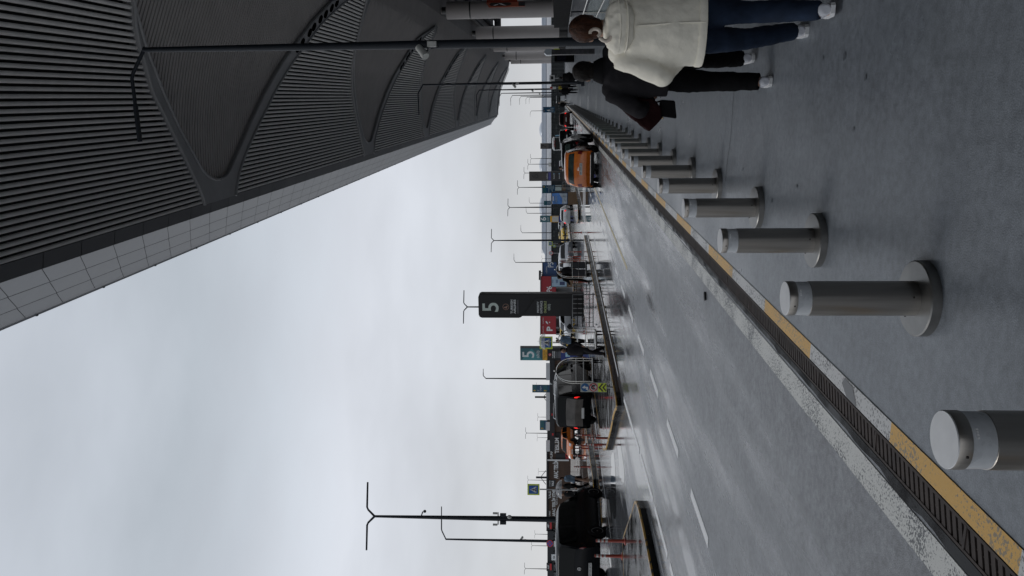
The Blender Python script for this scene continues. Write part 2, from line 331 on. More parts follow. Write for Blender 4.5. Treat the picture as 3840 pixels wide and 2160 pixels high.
# traffic islands with painted kerbs
KB = ground_mat('black wet kerb', (0.016, 0.0155, 0.015), 0.3, 0.1, 0.35, 0.6, 3, 0.5, 0.7)
KY = paint('kerb yellow', (0.50, 0.27, 0.02), 0.85, 7, (0.05, 0.04, 0.03))
MATS['black wet kerb'].node_tree.nodes['Principled BSDF'].inputs['Specular IOR Level'].default_value = 0.2
def inset(poly, d):
    n = len(poly); o = []
    for i in range(n):
        p, a, b_ = Vector(poly[i]), Vector(poly[i-1]), Vector(poly[(i+1) % n])
        u = (p-a).normalized(); w = (b_-p).normalized(); nn = Vector((-(u.y+w.y), u.x+w.x)).normalized(); c = max(0.35, nn.dot(Vector((-u.y, u.x)))); o.append(p+nn*d/c)
    return [tuple(q) for q in o]
def island(name, poly, h=0.15):
    area = sum(poly[i-1][0]*poly[i][1]-poly[i][0]*poly[i-1][1] for i in range(len(poly)))
    if area < 0: poly = poly[::-1]
    a, b_, c = poly, inset(poly, 0.02), inset(poly, 0.075)
    n = len(poly); mb = MB()
    V = lambda q, z: [Vector((x, y, z)) for x, y in q]
    mb.rings([V(a, -0.02), V(a, h-0.03)], False, 0)
    mb.rings([V(a, h-0.03), V(b_, h), V(c, h)], False, 1)
    struct(mb, 'kerb', [KB, KY]); mb = MB(); mb.add(V(c, h-0.004), [tuple(range(n))]); struct(mb, name, ISL)
def arc(cx, cy, r, a0, a1, n=6): return [(cx+r*math.cos(R(a0+(a1-a0)*i/n)), cy+r*math.sin(R(a0+(a1-a0)*i/n))) for i in range(n+1)]
island('traffic_island', [(-8.45, 48), (-8.42, 21.4), (-8.44, 20.95), (-8.56, 20.68), (-8.75, 20.85), (-9.0, 21.3), (-9.4, 21.85), (-10.3, 22.8), (-11.9, 24.8), (-12.7, 26.4), (-12.95, 28.6), (-13.1, 33), (-13.2, 48)])
island('traffic_island', [(-8.35, 8), (-8.27, 12.9), (-8.27, 13.8), (-8.31, 14.6), (-8.42, 15.1), (-8.58, 15.4), (-8.78, 15.6), (-9.05, 15.85), (-9.76, 16.6), (-10.6, 17.48), (-11.15, 18.0), (-11.45, 17.85), (-12.6, 17.0), (-16, 14.2), (-16, 8)], 0.14)
island('traffic_island', [(-8.5, 160), (-8.5, 66), (-9.0, 63), (-9.7, 62.2), (-10.6, 66), (-11.4, 75), (-11.6, 160)])
island('traffic_island', [(-17.6, 33.5), (-18.9, 41), (-19.2, 46), (-20.2, 46.5), (-20.4, 41), (-19.3, 33.5), (-18.2, 30)])
island('traffic_island', [(-17.6, 78), (-18.6, 140), (-21.5, 140), (-21, 80)])
# ================================================================== TERMINAL CANOPY
PROF = [(-60, 20.9), (-5.8, 20.9), (-3.5, 20.88), (-1.3, 20.72), (0.5, 20.4), (2.3, 19.9), (5.2, 18.65), (8.1, 17.35), (10.5, 16.85), (60, 16.8)]
def interp(x, tab):
    for (a, b_), (c, d) in zip(tab[:-1], tab[1:]):
        if x <= c: return b_+(d-b_)*(x-a)/(c-a) if x >= a else b_
    return tab[-1][1]
ZS = lambda x: interp(x, PROF)
PER = 35.6
NB = [(-5.42, 44.85), (-5.30, 44.95), (-4.8, 45.15), (-4.1, 45.7), (-2.7, 47.3), (-0.96, 49.7), (0.87, 51.8), (3.05, 54.4), (5.36, 57.2), (7.2, 60.9), (8.3, 64.6), (8.9, 67.3)]
FB = [(-5.42, 76.15), (-4.9, 76.0), (-3.9, 75.3), (-2.8, 74.4), (-1.03, 72.8), (0.46, 71.1), (2.0, 69.8), (3.2, 68.6), (4.4, 67.9), (6.0, 67.3), (7.6, 67.0), (8.9, 67.4)]
TN = [(-4.25, 42.9), (-4.22, 42.3), (-4.0, 41.55), (-3.55, 40.8), (-2.52, 39.75), (-0.84, 38.0), (0.78, 36.3), (2.13, 34.8), (4.06, 32.55), (8.9, 30.2)]
TF = [(-4.25, 42.9), (-4.22, 43.5), (-4.0, 44.1), (-3.3, 45.1), (-2.27, 46.4), (-0.75, 48.2), (0.95, 50.1), (3.14, 52.5), (5.18, 54.9), (6.9, 57.6), (8.9, 66.5)]
YE = 254.0
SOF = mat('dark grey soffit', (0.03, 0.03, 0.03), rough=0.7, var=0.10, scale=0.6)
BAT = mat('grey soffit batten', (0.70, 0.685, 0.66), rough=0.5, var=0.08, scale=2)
BEAM = mat('grey roof beam', (0.33, 0.33, 0.335), rough=0.55, var=0.08, scale=1)
VAULT = mat('brown grey vault lining', (0.43, 0.405, 0.39), rough=0.6, var=0.08, scale=0.8)
FAS = mat('pale metal fascia', (0.36, 0.375, 0.395), rough=0.42, metal=0.15, var=0.12, scale=0.35)
FASD = mat('dark fascia band', (0.085, 0.087, 0.092), rough=0.5, var=0.08, scale=0.5)
T = thing('airport_terminal', 'huge dark terminal roof overhanging the pavement, with ribbed soffit, curved beams and a pale fascia', 'terminal', (0, 0, 0))
# backing deck above the battens
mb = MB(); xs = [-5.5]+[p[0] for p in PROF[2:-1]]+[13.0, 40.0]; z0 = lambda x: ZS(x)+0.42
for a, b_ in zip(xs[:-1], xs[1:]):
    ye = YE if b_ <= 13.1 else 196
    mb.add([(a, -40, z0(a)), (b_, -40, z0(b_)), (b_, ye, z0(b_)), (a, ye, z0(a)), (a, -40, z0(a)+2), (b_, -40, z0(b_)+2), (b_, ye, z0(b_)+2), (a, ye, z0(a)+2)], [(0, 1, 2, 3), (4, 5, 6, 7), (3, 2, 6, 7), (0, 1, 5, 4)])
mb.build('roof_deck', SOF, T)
# fascia
mb = MB()
y = -40.0
while y < YE-3: mb.add([(-5.36, y+.02, 20.9), (-5.97, y+.02, 21.02), (-5.97, y+2.38, 21.02), (-5.36, y+2.38, 20.9)], [(0, 1, 2, 3)], 1); y += 2.4
mb.add([(-5.36, -40, 20.9), (-5.36, YE, 20.9), (-5.36, YE, 21.5), (-5.36, -40, 21.5)], [(0, 1, 2, 3)], 1)
rows = [(-5.98, 21.05), (-6.8, 21.75), (-7.55, 22.38), (-8.3, 23.0)]
for (a, za), (b_, zb_) in zip(rows[:-1], rows[1:]):
    y = -40.0; i = 0
    while y < YE-6:
        ln = 2.4; g = 0.02; sk = lambda x: (-(x+5.98))*1.6
        mb.add([(a-.012, y+g+sk(a), za+.010), (b_+.012, y+g+sk(b_), zb_-.010), (b_+.012, y+ln-g+sk(b_), zb_-.010), (a-.012, y+ln-g+sk(a), za+.010)], [(0, 1, 2, 3)], 0); y += ln
mb.add([(-5.98, -40, 21.10), (-8.3, -40, 23.05), (-8.3, YE-13, 23.05), (-5.98, YE-2, 21.10)], [(0, 1, 2, 3)], 2)
mb.box((-8.32, 107, 23.08), (0.10, 294, 0.16), mi=3)
y = -38
while y < YE-16: mb.box((-8.36, y, 23.05), (0.07, 0.10, 0.14), mi=2); y += 4.8
mb.add([(-8.3, -40, 23.2), (10, -40, 25), (10, YE-10, 25), (-8.3, YE-13, 23.2)], [(0, 1, 2, 3)], 1)
mb.add([(-5.36, YE, 20.9), (-5.97, YE-1.5, 21.02), (-8.3, YE-13, 23.05), (-8.3, YE-13, 23.2), (10, YE-10, 25), (10, YE, 18.8)], [(0, 1, 2, 3, 4, 5)], 1)
mb.build('fascia', [FAS, FASD, mat('fascia joint', (0.07, 0.07, 0.075), rough=0.6), mat('pale roof edge', (0.62, 0.63, 0.65), rough=0.5)], T)
# battens running along the road, one field per bay
ks = list(range(-2, 6))
for k in ks:
    mb = MB(); x = -5.27
    while x < 8.85:
        a = interp(x, NB)+PER*k; b_ = min(interp(x, FB)+PER*k, YE); a = max(a, -38)
        if b_-a > 0.15:
            z = ZS(x); w = 0.076; sl = (ZS(x+.1)-ZS(x-.1))/.2
            prof_ = [(-w, 0.14), (-w, 0.062), (-w*.92, 0.036), (-w*.68, 0.014), (-w*.3, 0.002), (w*.3, 0.0), (w*.75, 0.016), (w, 0.06), (w, 0.14)]
            mb.rings([[Vector((x+px, yy_, z+pz+sl*px)) for px, pz in prof_] for yy_ in (a, b_)], True)
        x += 0.252
    mb.build('soffit_battens', BAT, T, smooth=True)
# curved beams around every vault and the ribbed vault lining
def samples(x0, x1, n): return [x0+(x1-x0)*i/n for i in range(n+1)]
def bxs(): return [-5.42, -5.2, -5.0, -4.6, -4.25, -4.22, -4.1, -3.9, -3.55, -3.2]+samples(-2.8, 8.9, 22)
TNX = [(-5.42, 42.9)]+TN; TFX = [(-5.42, 42.9)]+TF
for k in range(-1, 7):
    o = PER*k; mb = MB()
    nearE = lambda x: interp(x, FB)-PER+o; farE = lambda x: interp(x, NB)+o
    tn = lambda x: interp(x, TNX)+o; tf = lambda x: interp(x, TFX)+o
    for X in zip(bxs()[:-1], bxs()[1:]):
        for lo, hi in ((nearE, tn), (tf, farE)):
            q = [(X[0], min(lo(X[0]), YE)), (X[1], min(lo(X[1]), YE)), (X[1], min(hi(X[1]), YE)), (X[0], min(hi(X[0]), YE))]
            if abs(q[0][1]-q[3][1])+abs(q[1][1]-q[2][1]) < 0.02: continue
            zz = [ZS(p[0])-0.05 for p in q]
            mb.add([(p[0], p[1], z) for p, z in zip(q, zz)]+[(p[0], p[1], z+0.4) for p, z in zip(q, zz)], [(0, 1, 2, 3), (0, 1, 5, 4), (3, 2, 6, 7)])
    # raised lips
    for crv, s_ in ((nearE, 1), (farE, -1), (tn, -1), (tf, 1)):
        xs_ = [x for x in bxs() if (crv in (nearE, farE)) or x >= -4.25]
        pts = [(x, min(crv(x)+s_*0.09, YE-.05), ZS(x)-0.07) for x in xs_]
        mb.tube(pts, 0.085, 6)
    mb.build('roof_beam', BEAM, T, smooth=True)
    mb = MB(); dl = 0.30; y = 42.9+o-14.0
    while y < 42.9+o+25:
        # rib across, from where the vault edge is at this y to the columns
        yy_ = min(y, YE-.3)
        if y < YE:
            ins = [x for x in samples(-4.25, 13.0, 600) if tn(x)-0.02 <= y <= tf(x)+0.02] if y < tf(8.8) else []
            pts = samples(ins[0], ins[-1], 18) if len(ins) > 1 else []
            if len(pts) > 1:
                prof_ = [(-.15, .27), (-.115, .27), (-.10, .125), (.10, .125), (.115, .27), (.15, .27)]
                mb.rings([[Vector((x, y+py, ZS(x)+pz)) for py, pz in prof_] for x in (pts[0]-.25, *pts[1:])], False, close=False)
        y += dl
    mb.build('vault_lining', VAULT, T)
# ribbed ceiling between the vault ends and the columns
mb = MB(); y = -20.0
while y < YE:
    x1 = 13.0 if y > 190 else 26.0
    prof_ = [(-.15, .24), (-.115, .24), (-.10, .09), (.10, .09), (.115, .24), (.15, .24)]
    mb.rings([[Vector((x, y+py, ZS(x)+pz)) for py, pz in prof_] for x in (8.9, 10.5, x1)], False, close=False); y += 0.30
mb.build('ceiling_lining', VAULT, T)
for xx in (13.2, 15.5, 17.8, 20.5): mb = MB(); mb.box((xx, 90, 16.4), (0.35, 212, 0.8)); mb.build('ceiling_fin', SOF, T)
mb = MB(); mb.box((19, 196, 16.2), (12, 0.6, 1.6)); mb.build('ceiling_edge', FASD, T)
# downlights let into the beams, in pairs
BLK = mat('black downlight', (0.002, 0.002, 0.002), rough=0.9, spec=0.0)
for k in range(-1, 6):
    for t in (3.4, 4.5, 5.5, 6.4):
        for dx in (0, 0.42):
            mb = MB(); x = t+dx; yc = (interp(x, TFX)+interp(x, NB))/2+PER*k; mb.lathe([(0.30, -0.02), (0.30, 0.03)], 14, (x, yc, ZS(x)-0.10), mtx=Matrix.Rotation(math.atan((ZS(x+.1)-ZS(x-.1))/.2)*-1, 3, 'Y')); mb.build('downlight', BLK, T)
# glazed terminal front set back under the roof
FGL = mat('dark facade glass', (0.020, 0.023, 0.026), rough=0.12, spec=0.5, var=0.2, scale=0.4)
mb = MB(); mb.box((22.3, 38, 8.4), (0.2, 160, 16.8)); c = mb.build('facade', FGL, T)
mb = MB(); y = -42.0
while y < 118: mb.box((22.1, y, 8.4), (0.25, 0.14, 16.8)); y += 2.4
for z in (0.3, 3.4, 6.8, 10.2, 13.6): mb.box((22.1, 38, z), (0.2, 160, 0.12))
mb.build('mullion_grid', SOF, c)
COLM = mat('warm grey column cladding', (0.42, 0.39, 0.375), rough=0.5, var=0.06, scale=0.3)
for yc in (106.0, 143.5, 182.0, 222.0, 249.0):
    mb = MB(); mb.lathe([(1.12, 1.5), (1.12, 13.0), (1.03, 13.02), (1.03, 13.2), (1.12, 13.22), (1.12, 16.2), (0.45, 16.22), (0.45, 17.0)], 32, (11.1, yc, 0)); c = mb.build('column', COLM, T, smooth=True)
    mb = MB(); mb.lathe([(1.125, 13.02), (1.125, 13.22)], 32, (11.1, yc, 0)); mb.lathe([(.46, 16.2), (.46, 16.85)], 16, (11.1, yc, 0)); mb.build('joint_ring', mat('black plinth', (0.012, 0.012, 0.013), rough=0.3), c, smooth=True)
    mb = MB(); mb.lathe([(1.13, -.02), (1.13, 1.5)], 32, (11.1, yc, 0)); mb.build('column_base', mat('black plinth', (0.012, 0.012, 0.013), rough=0.3), c, smooth=True)
# ================================================================== BOLLARDS
STEEL = mat('brushed stainless steel', (0.34, 0.32, 0.295), rough=0.30, metal=0.95, var=0.12, scale=3, stretch=(14, 14, 0.5), bump=0.02, bscale=40)
STEELD = mat('dull steel disc', (0.24, 0.235, 0.225), rough=0.36, metal=0.9, var=0.16, scale=9)
CAPM = mat('pale bollard cap', (0.66, 0.665, 0.67), rough=0.5, metal=0.2, var=0.07, scale=14)
BAND = mat('frosted light band', (0.56, 0.58, 0.60), rough=0.28, var=0.12, scale=18)
BOLT = mat('dark screw', (0.02, 0.015, 0.012), rough=0.6)
BR = 0.087
B0 = thing('bollard', 'near brushed steel bollard cut by the bottom edge of the frame', 'bollard', (-1.0, 2.18, 0), group='steel bollards along the kerb')
mb = MB(); mb.lathe([(0.19, 0.0), (0.19, 0.046), (0.184, 0.052), (0.10, 0.054)], 48); mb.build('base_plate', STEELD, B0, smooth=True)
mb = MB(); mb.lathe([(BR, 0.05), (BR, 0.585), (BR-.004, 0.587)], 40); mb.lathe([(BR-.004, 0.655), (BR, 0.657), (BR, 0.695), (BR-.002, .698)], 40); pm = mb
for a in (-70, 190): mb.ball((BR*math.cos(R(a)), BR*math.sin(R(a)), 0.09), 0.006, 6, 4, 1)
mb.ball((BR*math.cos(R(-100)), BR*math.sin(R(-100)), 0.672), 0.005, 6, 4, 1); mb.build('post', [STEEL, BOLT], B0, smooth=True)
mb = MB(); mb.lathe([(BR-.003, 0.586), (BR-.003, 0.656)], 40)
for i in range(4):
    a = R(-62+i*5.5); mb.box(((BR-.002)*math.cos(a), (BR-.002)*math.sin(a), 0.642), (0.006, 0.006, 0.006), rz=a, mi=1)
mb.build('light_band', [BAND, mat('white light point', (0.9, 0.9, 0.9), rough=0.3)], B0, smooth=True)
mb = MB(); mb.lathe([(BR-.001, 0.697), (BR-.003, 0.7), (0.02, 0.7015)], 40); mb.build('cap', CAPM, B0, smooth=True)
B0.scale = (1, 1, .972)
ORD = ['first', 'second', 'third', 'fourth', 'fifth', 'sixth', 'seventh', 'eighth', 'ninth', 'tenth']
def ordinal(n):
    if n <= 10: return ORD[n-1]
    return '%d%s' % (n, 'th' if 10 < n % 100 < 14 else {1: 'st', 2: 'nd', 3: 'rd'}.get(n % 10, 'th'))
ys = [3.83, 5.43, 7.07, 8.86]
while ys[-1] < 84: ys.append(ys[-1]+1.70)
for i, y in enumerate(ys): dup(B0, (-1.0, y, 0), random.uniform(-.12, .12), label='steel bollard by the painted kerb, %s in the row from the camera' % ordinal(i+2))
# ================================================================== LAMP POSTS
POLE = mat('dark blue grey pole', (0.016, 0.020, 0.026), rough=0.5, metal=0.0, spec=0.25, var=0.15, scale=2)
CAMW = mat('pale grey camera housing', (0.50, 0.50, 0.47), rough=0.45, var=0.08)
def single_lamp(loc, h, label, rz=0.0, arm=1.95, cams=1, sz=1.0):
    t = thing('street_lamp', label, 'street lamp', loc, rz, 'single arm street lamps')
    mb = MB(); mb.tube([(0, 0, 0), (0, 0, 5), (0, 0, h)], [0.098*sz, 0.09*sz, 0.055*sz], 16); mb.build('pole', POLE, t, smooth=True)
    mb = MB(); mb.box((0, 0, 0.11), (0.5*sz, 0.5*sz, 0.22)); mb.box((0, 0, .35), (.26*sz, .26*sz, .3)); mb.build('base', POLE, t, bevel=0.02)
    mb = MB(); mb.tube([(0.05, 0, h-.05), (-0.5*arm/1.95, 0, h+.30), (-0.62*arm/1.95, 0, h+.34), (-arm*.62, 0, h+.34)], 0.042*sz, 8); c = mb.build('arm', POLE, t, smooth=True)
    mb = MB(); mb.box((-arm*.82, 0, h+.34), (arm*.42, .13*sz, .06)); mb.build('lamp_head', POLE, c, bevel=.01)
    if cams:
        mb = MB(); mb.box((0.0, -0.12, 4.52), (.12, .10, .2)); mb.build('junction_box', CAMW, t, bevel=.01)
        mb = MB(); mb.tube([(-.05, -.05, 4.62), (-.14, -.10, 4.62), (-.16, -.12, 4.72)], .015, 6); mb.build('camera_bracket', POLE, t); mb = MB(); mb.tube([(-0.02, -.12, 4.45), (-.07, -.12, 4.36), (-.1, -.12, 4.55)], .008, 5); mb.build('cable', POLE, t)
        mb = MB(); mb.tube([(-.05, -.05, 4.83), (-.26, -.22, 4.65)], [.075, .085], 14); mb.build('security_camera', CAMW, t, smooth=True)
    return t
LM = ['nearest black single arm street lamp, standing behind the woman in cream', 'second black street lamp, behind the distant dark figure']
for i, (px, py) in enumerate([(537, 187), (1585, 318), (1700, 338), (1797, 338), (1880, 350), (1921, 358), (1953, 362), (1976, 365), (1988, 366)]):
    zc = 9.2*FPX/(VPX-px) if i not in (2,) else None
    if i == 2: continue
    p = D(px, py, zc); single_lamp((p.x, p.y, 0), p.z, LM[i] if i < 2 else 'single arm street lamp on the pavement edge, %s one from the camera' % ordinal(i), cams=1 if i < 6 else 0)
def double_lamp(px, py, zc, label, span=3.4, rz=None, gear=0):
    p = D(px, py, zc); h = p.z
    t = thing('street_lamp', label, 'street lamp', (p.x, p.y, 0), FACE if rz is None else rz, 'double arm street lamps')
    mb = MB(); mb.tube([(0, 0, 0), (0, 0, h*.4), (0, 0, h)], [0.15, 0.13, 0.06], 12); mb.build('pole', POLE, t, smooth=True)
    mb = MB(); mb.box((0, 0, .2), (.5, .5, .4)); mb.build('base', POLE, t, bevel=.02)
    for s in (-1, 1):
        mb = MB(); mb.tube([(0, 0, h-.05), (s*.32, 0, h+.27), (s*.45, 0, h+.33), (s*span/2, 0, h+.36-.06*(s > 0))], [.06, .05, .05, .045], 8); mb.build('arm', POLE, t, smooth=True)
    if gear:
        for s in (-1, 1):
            mb = MB(); mb.tube([(s*.28, -.1, gear+.28), (s*.28, -.1, gear+.50)], .055, 10); mb.build('security_camera', CAMW, t, smooth=True)
            mb = MB(); mb.box((s*.18, -.05, gear), (.16, .2, .3)); mb.build('equipment_box', POLE, t)
        mb = MB(); mb.box((0, 0, gear+.25), (.6, .05, .05)); mb.build('camera_bracket', POLE, t)
        mb = MB(); mb.tube([(.02, -.05, gear+4.1), (.3, -.1, gear+4.0)], .03, 8); c = mb.build('camera_arm', POLE, t); mb = MB(); mb.ball((.32, -.1, gear+3.9), .08, 8, 6); mb.build('security_camera', POLE, t)
        mb = MB(); mb.ball((.12, -.12, gear-.32), (.10, .10, .12), 10, 8); mb.build('dome_camera', CAMW, t, smooth=True)
    return t
double_lamp(1401, 1936, 38.7, 'tall black twin arm street lamp carrying cameras, rising behind the nearest black minivan', gear=4.5)
for px, py, zc, lb in [(1751, 1151, 78.7, 'twin arm street lamp rising behind the black totem with a white 5'), (1851, 902, 113, 'thin twin arm street lamp on the far island left of the white sedan'), (1911, 778, 149, 'twin arm street lamp rising behind the blue advertising board'),
        (1945.6, 703, 185, 'twin arm street lamp behind the teal sign with white lines'), (1969, 649, 220, 'twin arm street lamp behind the tall grey totem with a 6'), (1983, 616, 249, 'twin arm street lamp with a small square sign on its pole'), (1993, 595, 275, 'farthest twin arm street lamp beside the white minibus'),
        (1975, 1624, 232, 'twin arm street lamp above the orange taxi beyond the van'), (1971, 2132, 224, 'twin arm street lamp over the rear of the near minivan'), (1996, 2046, 283, 'small distant twin arm street lamp behind the no stopping sign'),
        (2019, 1564, 330, 'small distant twin arm street lamp above the black van roof'), (2017, 1641, 360, 'small distant twin arm street lamp right of the valet wall fascia'), (2021, 1768, 380, 'small distant twin arm street lamp above the wooden valet wall'),
        (1982, 1800, 300, 'distant twin arm street lamp behind the dark mast on the valet wall'), (2008, 2003, 330, 'faint twin arm street lamp left of the camera pole'), (2016, 1180, 360, 'faint twin arm street lamp left of the parking block'), (1985, 1105, 330, 'faint twin arm street lamp above the red parking block'), (2014, 1448, 360, 'faint twin arm street lamp behind the teal parking sign'), (2034, 970, 400, 'faint twin arm street lamp above the blue parking block')]:
    double_lamp(px, py, zc, lb)
for px, py, rz, arm, lb in [(1671, 2022, FACE+math.pi, 2.6, 'single arm street lamp carrying a round no stopping sign behind the near minivan'), (1822, 1419, FACE+math.pi, 1.2, 'single arm street lamp left of the teal totem with a 5'), (1933, 984, FACE+math.pi, 1.9, 'single arm street lamp in front of the blue parking block'), (1958, 873, FACE+math.pi, 2.0, 'single arm street lamp above the far yellow taxi'), (1988, 762, FACE+math.pi, 2, 'single arm street lamp above the small teal sign'), (1977, 800, FACE+math.pi, 2, 'single arm street lamp above the teal totem with a 6'), (1992, 416, FACE, 2, 'single arm street lamp by the dark blue sign with a 6')]:
    zc = 9.2*FPX/(VPX-px); p = D(px, py, zc); single_lamp((p.x, p.y, 0), p.z, lb, rz=rz, arm=arm, cams=1 if px < 1700 else 0, sz=1.2)
# ================================================================== VEHICLES
TYRE = mat('black tyre', (0.010, 0.010, 0.011), rough=0.85, spec=0.2)
RIM = mat('grey alloy', (0.30, 0.31, 0.32), rough=0.35, metal=0.8)
WIN = mat('dark tinted window', (0.003, 0.004, 0.004), rough=0.06, spec=0.16, var=0.1)
WING = mat('green tinted window', (0.030, 0.045, 0.042), rough=0.05, spec=0.8, var=0.5, scale=5)
TAILR = mat('red tail lamp', (0.16, 0.010, 0.012), rough=0.15, coat=0.5)
TAILON = mat('lit red brake lamp', (1.0, 0.02, 0.015), rough=0.3, emit=1.0)
HEADL = mat('clear headlamp', (0.60, 0.62, 0.64), rough=0.1, coat=0.6)
PLATE = mat('white number plate', (0.62, 0.62, 0.60), rough=0.4)
PLTX = mat('black plate lettering', (0.01, 0.01, 0.012), rough=0.5)
CHROME = mat('chrome trim', (0.7, 0.7, 0.7), rough=0.15, metal=1.0)
BPLAS = mat('black bumper plastic', (0.010, 0.010, 0.0105), rough=0.6, spec=0.2)
# ribs from tail to nose: (y at top, z at top, y at sill); units of length / height
KINDS = {
 'hatch': dict(L=4.3, W=1.80, H=1.58, belt=.60, zs=.17, ribs=[(-.478, .30, -.470), (-.495, .36, -.478), (-.500, .50, -.480), (-.488, .585, -.470), (-.470, .63, -.44), (-.395, .93, -.36), (-.345, .975, -.32), (-.10, 1.0, -.10), (.06, .975, .05), (.12, .94, .12), (.275, .64, .27), (.31, .62, .31), (.43, .56, .43), (.485, .44, .465), (.497, .30, .475)], rear=(4, 5), front=(9, 10), sides=[(5, 6.9), (7.1, 9.6)]),
 'suv': dict(L=4.3, W=1.80, H=1.58, belt=.64, zs=.17, ribs=[(-.478, .30, -.470), (-.498, .36, -.478), (-.502, .50, -.480), (-.492, .62, -.470), (-.480, .71, -.45), (-.425, .90, -.39), (-.385, .965, -.36), (-.10, 1.0, -.10), (.06, .975, .05), (.12, .94, .12), (.275, .66, .27), (.31, .64, .31), (.43, .58, .43), (.485, .46, .465), (.497, .30, .475)], rear=(4, 5), front=(9, 10), sides=[(5, 6.9), (7.1, 9.6)]),
 'sedan': dict(L=4.6, W=1.80, H=1.45, belt=.62, zs=.17, ribs=[(-.485, .28, -.475), (-.498, .40, -.48), (-.498, .58, -.48), (-.485, .68, -.46), (-.355, .70, -.35), (-.345, .715, -.34), (-.235, .93, -.22), (-.15, .985, -.14), (.00, 1.0, 0), (.08, .97, .08), (.22, .68, .22), (.25, .66, .25), (.43, .56, .43), (.485, .44, .465), (.497, .30, .475)], rear=(5, 6), front=(9, 10), sides=[(6.2, 7.6), (7.75, 9.6)]),
 'van': dict(L=5.0, W=1.92, H=1.90, belt=.54, zs=.14, ribs=[(-.478, .22, -.470), (-.495, .28, -.480), (-.500, .48, -.485), (-.496, .56, -.482), (-.490, .60, -.475), (-.465, .93, -.455), (-.440, .975, -.43), (-.20, 1.0, -.2), (.10, .99, .10), (.17, .955, .17), (.315, .62, .31), (.35, .60, .35), (.44, .53, .44), (.488, .42, .47), (.498, .26, .475)], rear=(4, 5), front=(9, 10), sides=[(5.4, 6.9), (7.05, 7.95), (8.05, 9.7)]),
 'bus': dict(L=6.5, W=2.1, H=2.6, belt=.46, zs=.13, ribs=[(-.49, .2, -.485), (-.5, .26, -.49), (-.5, .44, -.49), (-.498, .5, -.488), (-.496, .55, -.486), (-.488, .90, -.478), (-.47, .97, -.46), (-.2, 1.0, -.2), (.25, .99, .25), (.34, .95, .34), (.45, .55, .44), (.465, .50, .46), (.488, .40, .48), (.496, .3, .485), (.5, .2, .486)], rear=(4, 5), front=(9, 10), sides=[(5.3, 6.9), (7.05, 7.45), (7.55, 7.95), (8.05, 9.6)]),
}
def car(kind, label, cat, loc, rz, paint_, name='parked_car', group=None, win=WIN, plate='', ptail=TAILR, sc=1.0, L=None, W=None, H=None, plastic=False, tail='block', emblem=None, roof_sign=None, rails=False, rimm=None, bright_bumper=False, tailgate=None):
    K = KINDS[kind]; L_, W_, H_ = (L or K['L'])*sc, (W or K['W'])*sc, (H or K['H'])*sc
    t = thing(name, label, cat, loc, rz, group)
    belt = K['belt']*H_; zs = K['zs']*H_; w = W_/2
    ribs = []
    for yt, zt, yb in K['ribs']:
        yt *= L_; zt *= H_; yb *= L_
        nose = 1-0.09*max(0, (abs(yt)/L_-0.38)/0.12)**1.6
        wl = w*nose
        gh = zt > belt+0.10*H_
        zb_ = belt if gh else zs+(zt-zs)*0.86; zm = zs+(zb_-zs)*0.45
        wr = w*{'van': .90, 'bus': .94}.get(kind, .80) if gh else wl*0.94; zr = zt-0.045*H_ if gh else zt-(zt-zs)*0.05
        if gh and zt < 0.9*H_: wr = w*(.93 if kind in ('van', 'bus') else .88)
        yy = lambda z: yb+(yt-yb)*max(0, min(1, (z-zs)/max(.01, zt-zs)))**0.9
        ribs.append([Vector((wl*.93, yb, zs)), Vector((wl, yy(zm), zm)), Vector((wl*.975, yy(zb_), zb_)), Vector((wr, yy(zr), zr)), Vector((wr*.80, yt, zt)), Vector((wr*.42, yt, zt+.008*H_)), Vector((0, yt, zt+.011*H_))])
    full = [r+[Vector((-p.x, p.y, p.z)) for p in reversed(r[:-1])] for r in ribs]
    mb = MB(); mb.rings(full, True, 0, close=True)
    if plastic:
        mb.box((0, 0, zs+.02), (W_*.98, L_*.94, .10*H_), mi=1); mb.box((0, -L_*.485, .20*H_), (W_*.84, .05*L_, .075*H_), mi=1); mb.box((0, L_*.478, .22*H_), (W_*.82, .05*L_, .11*H_), mi=1)
    body = mb.build('body', [paint_, BPLAS], t, smooth=True)
    def S(i, k, off=0.008):
        i = max(0, min(len(ribs)-1.001, i)); k0 = max(0, min(5.999, k)); a, f = int(i), i-int(i); b_, g = int(k0), k0-int(k0)
        P = lambda u, v: ribs[u][v]
        p = (P(a, b_)*(1-f)+P(a+1, b_)*f)*(1-g)+(P(a, b_+1)*(1-f)+P(a+1, b_+1)*f)*g
        du = (P(a+1, b_)*(1-g)+P(a+1, b_+1)*g)-(P(a, b_)*(1-g)+P(a, b_+1)*g); dv = (P(a, b_+1)*(1-f)+P(a+1, b_+1)*f)-(P(a, b_)*(1-f)+P(a+1, b_)*f)
        nn = du.cross(dv); nn = nn.normalized() if nn.length > 1e-9 else Vector((0, 0, 1))
        if nn.dot(p-Vector((0, p.y*.5, H_*.4))) < 0: nn = -nn
        return p+nn*off
    def patch(i0, i1, k0, k1, m_, nm, mirror=None, parent=body, n=5, off=.008):
        mb = MB(); g = [[S(i0+(i1-i0)*a/n, k0+(k1-k0)*b_/n, off) for b_ in range(n+1)] for a in range(n+1)]
        if mirror == 'full':
            g = [r+[Vector((-p.x, p.y, p.z)) for p in reversed(r[:-1])] for r in g]
        if mirror == 'neg': g = [[Vector((-p.x, p.y, p.z)) for p in r] for r in g]
        mb.rings(g, False, 0, close=False); return mb.build(nm, m_, parent, smooth=True)
    patch(K['rear'][0]+.08, K['rear'][1]-.05, 3.45, 6, win, 'rear_window', 'full')
    patch(K['front'][0]+.08, K['front'][1]-.06, 3.3, 6, win, 'windscreen', 'full')
    if tailgate: patch(1.25, 4.38, 3.5, 6, tailgate, 'tailgate_reflection', 'full', off=.014)  # grey-brown reflection on the black tailgate, painted in as a coloured patch
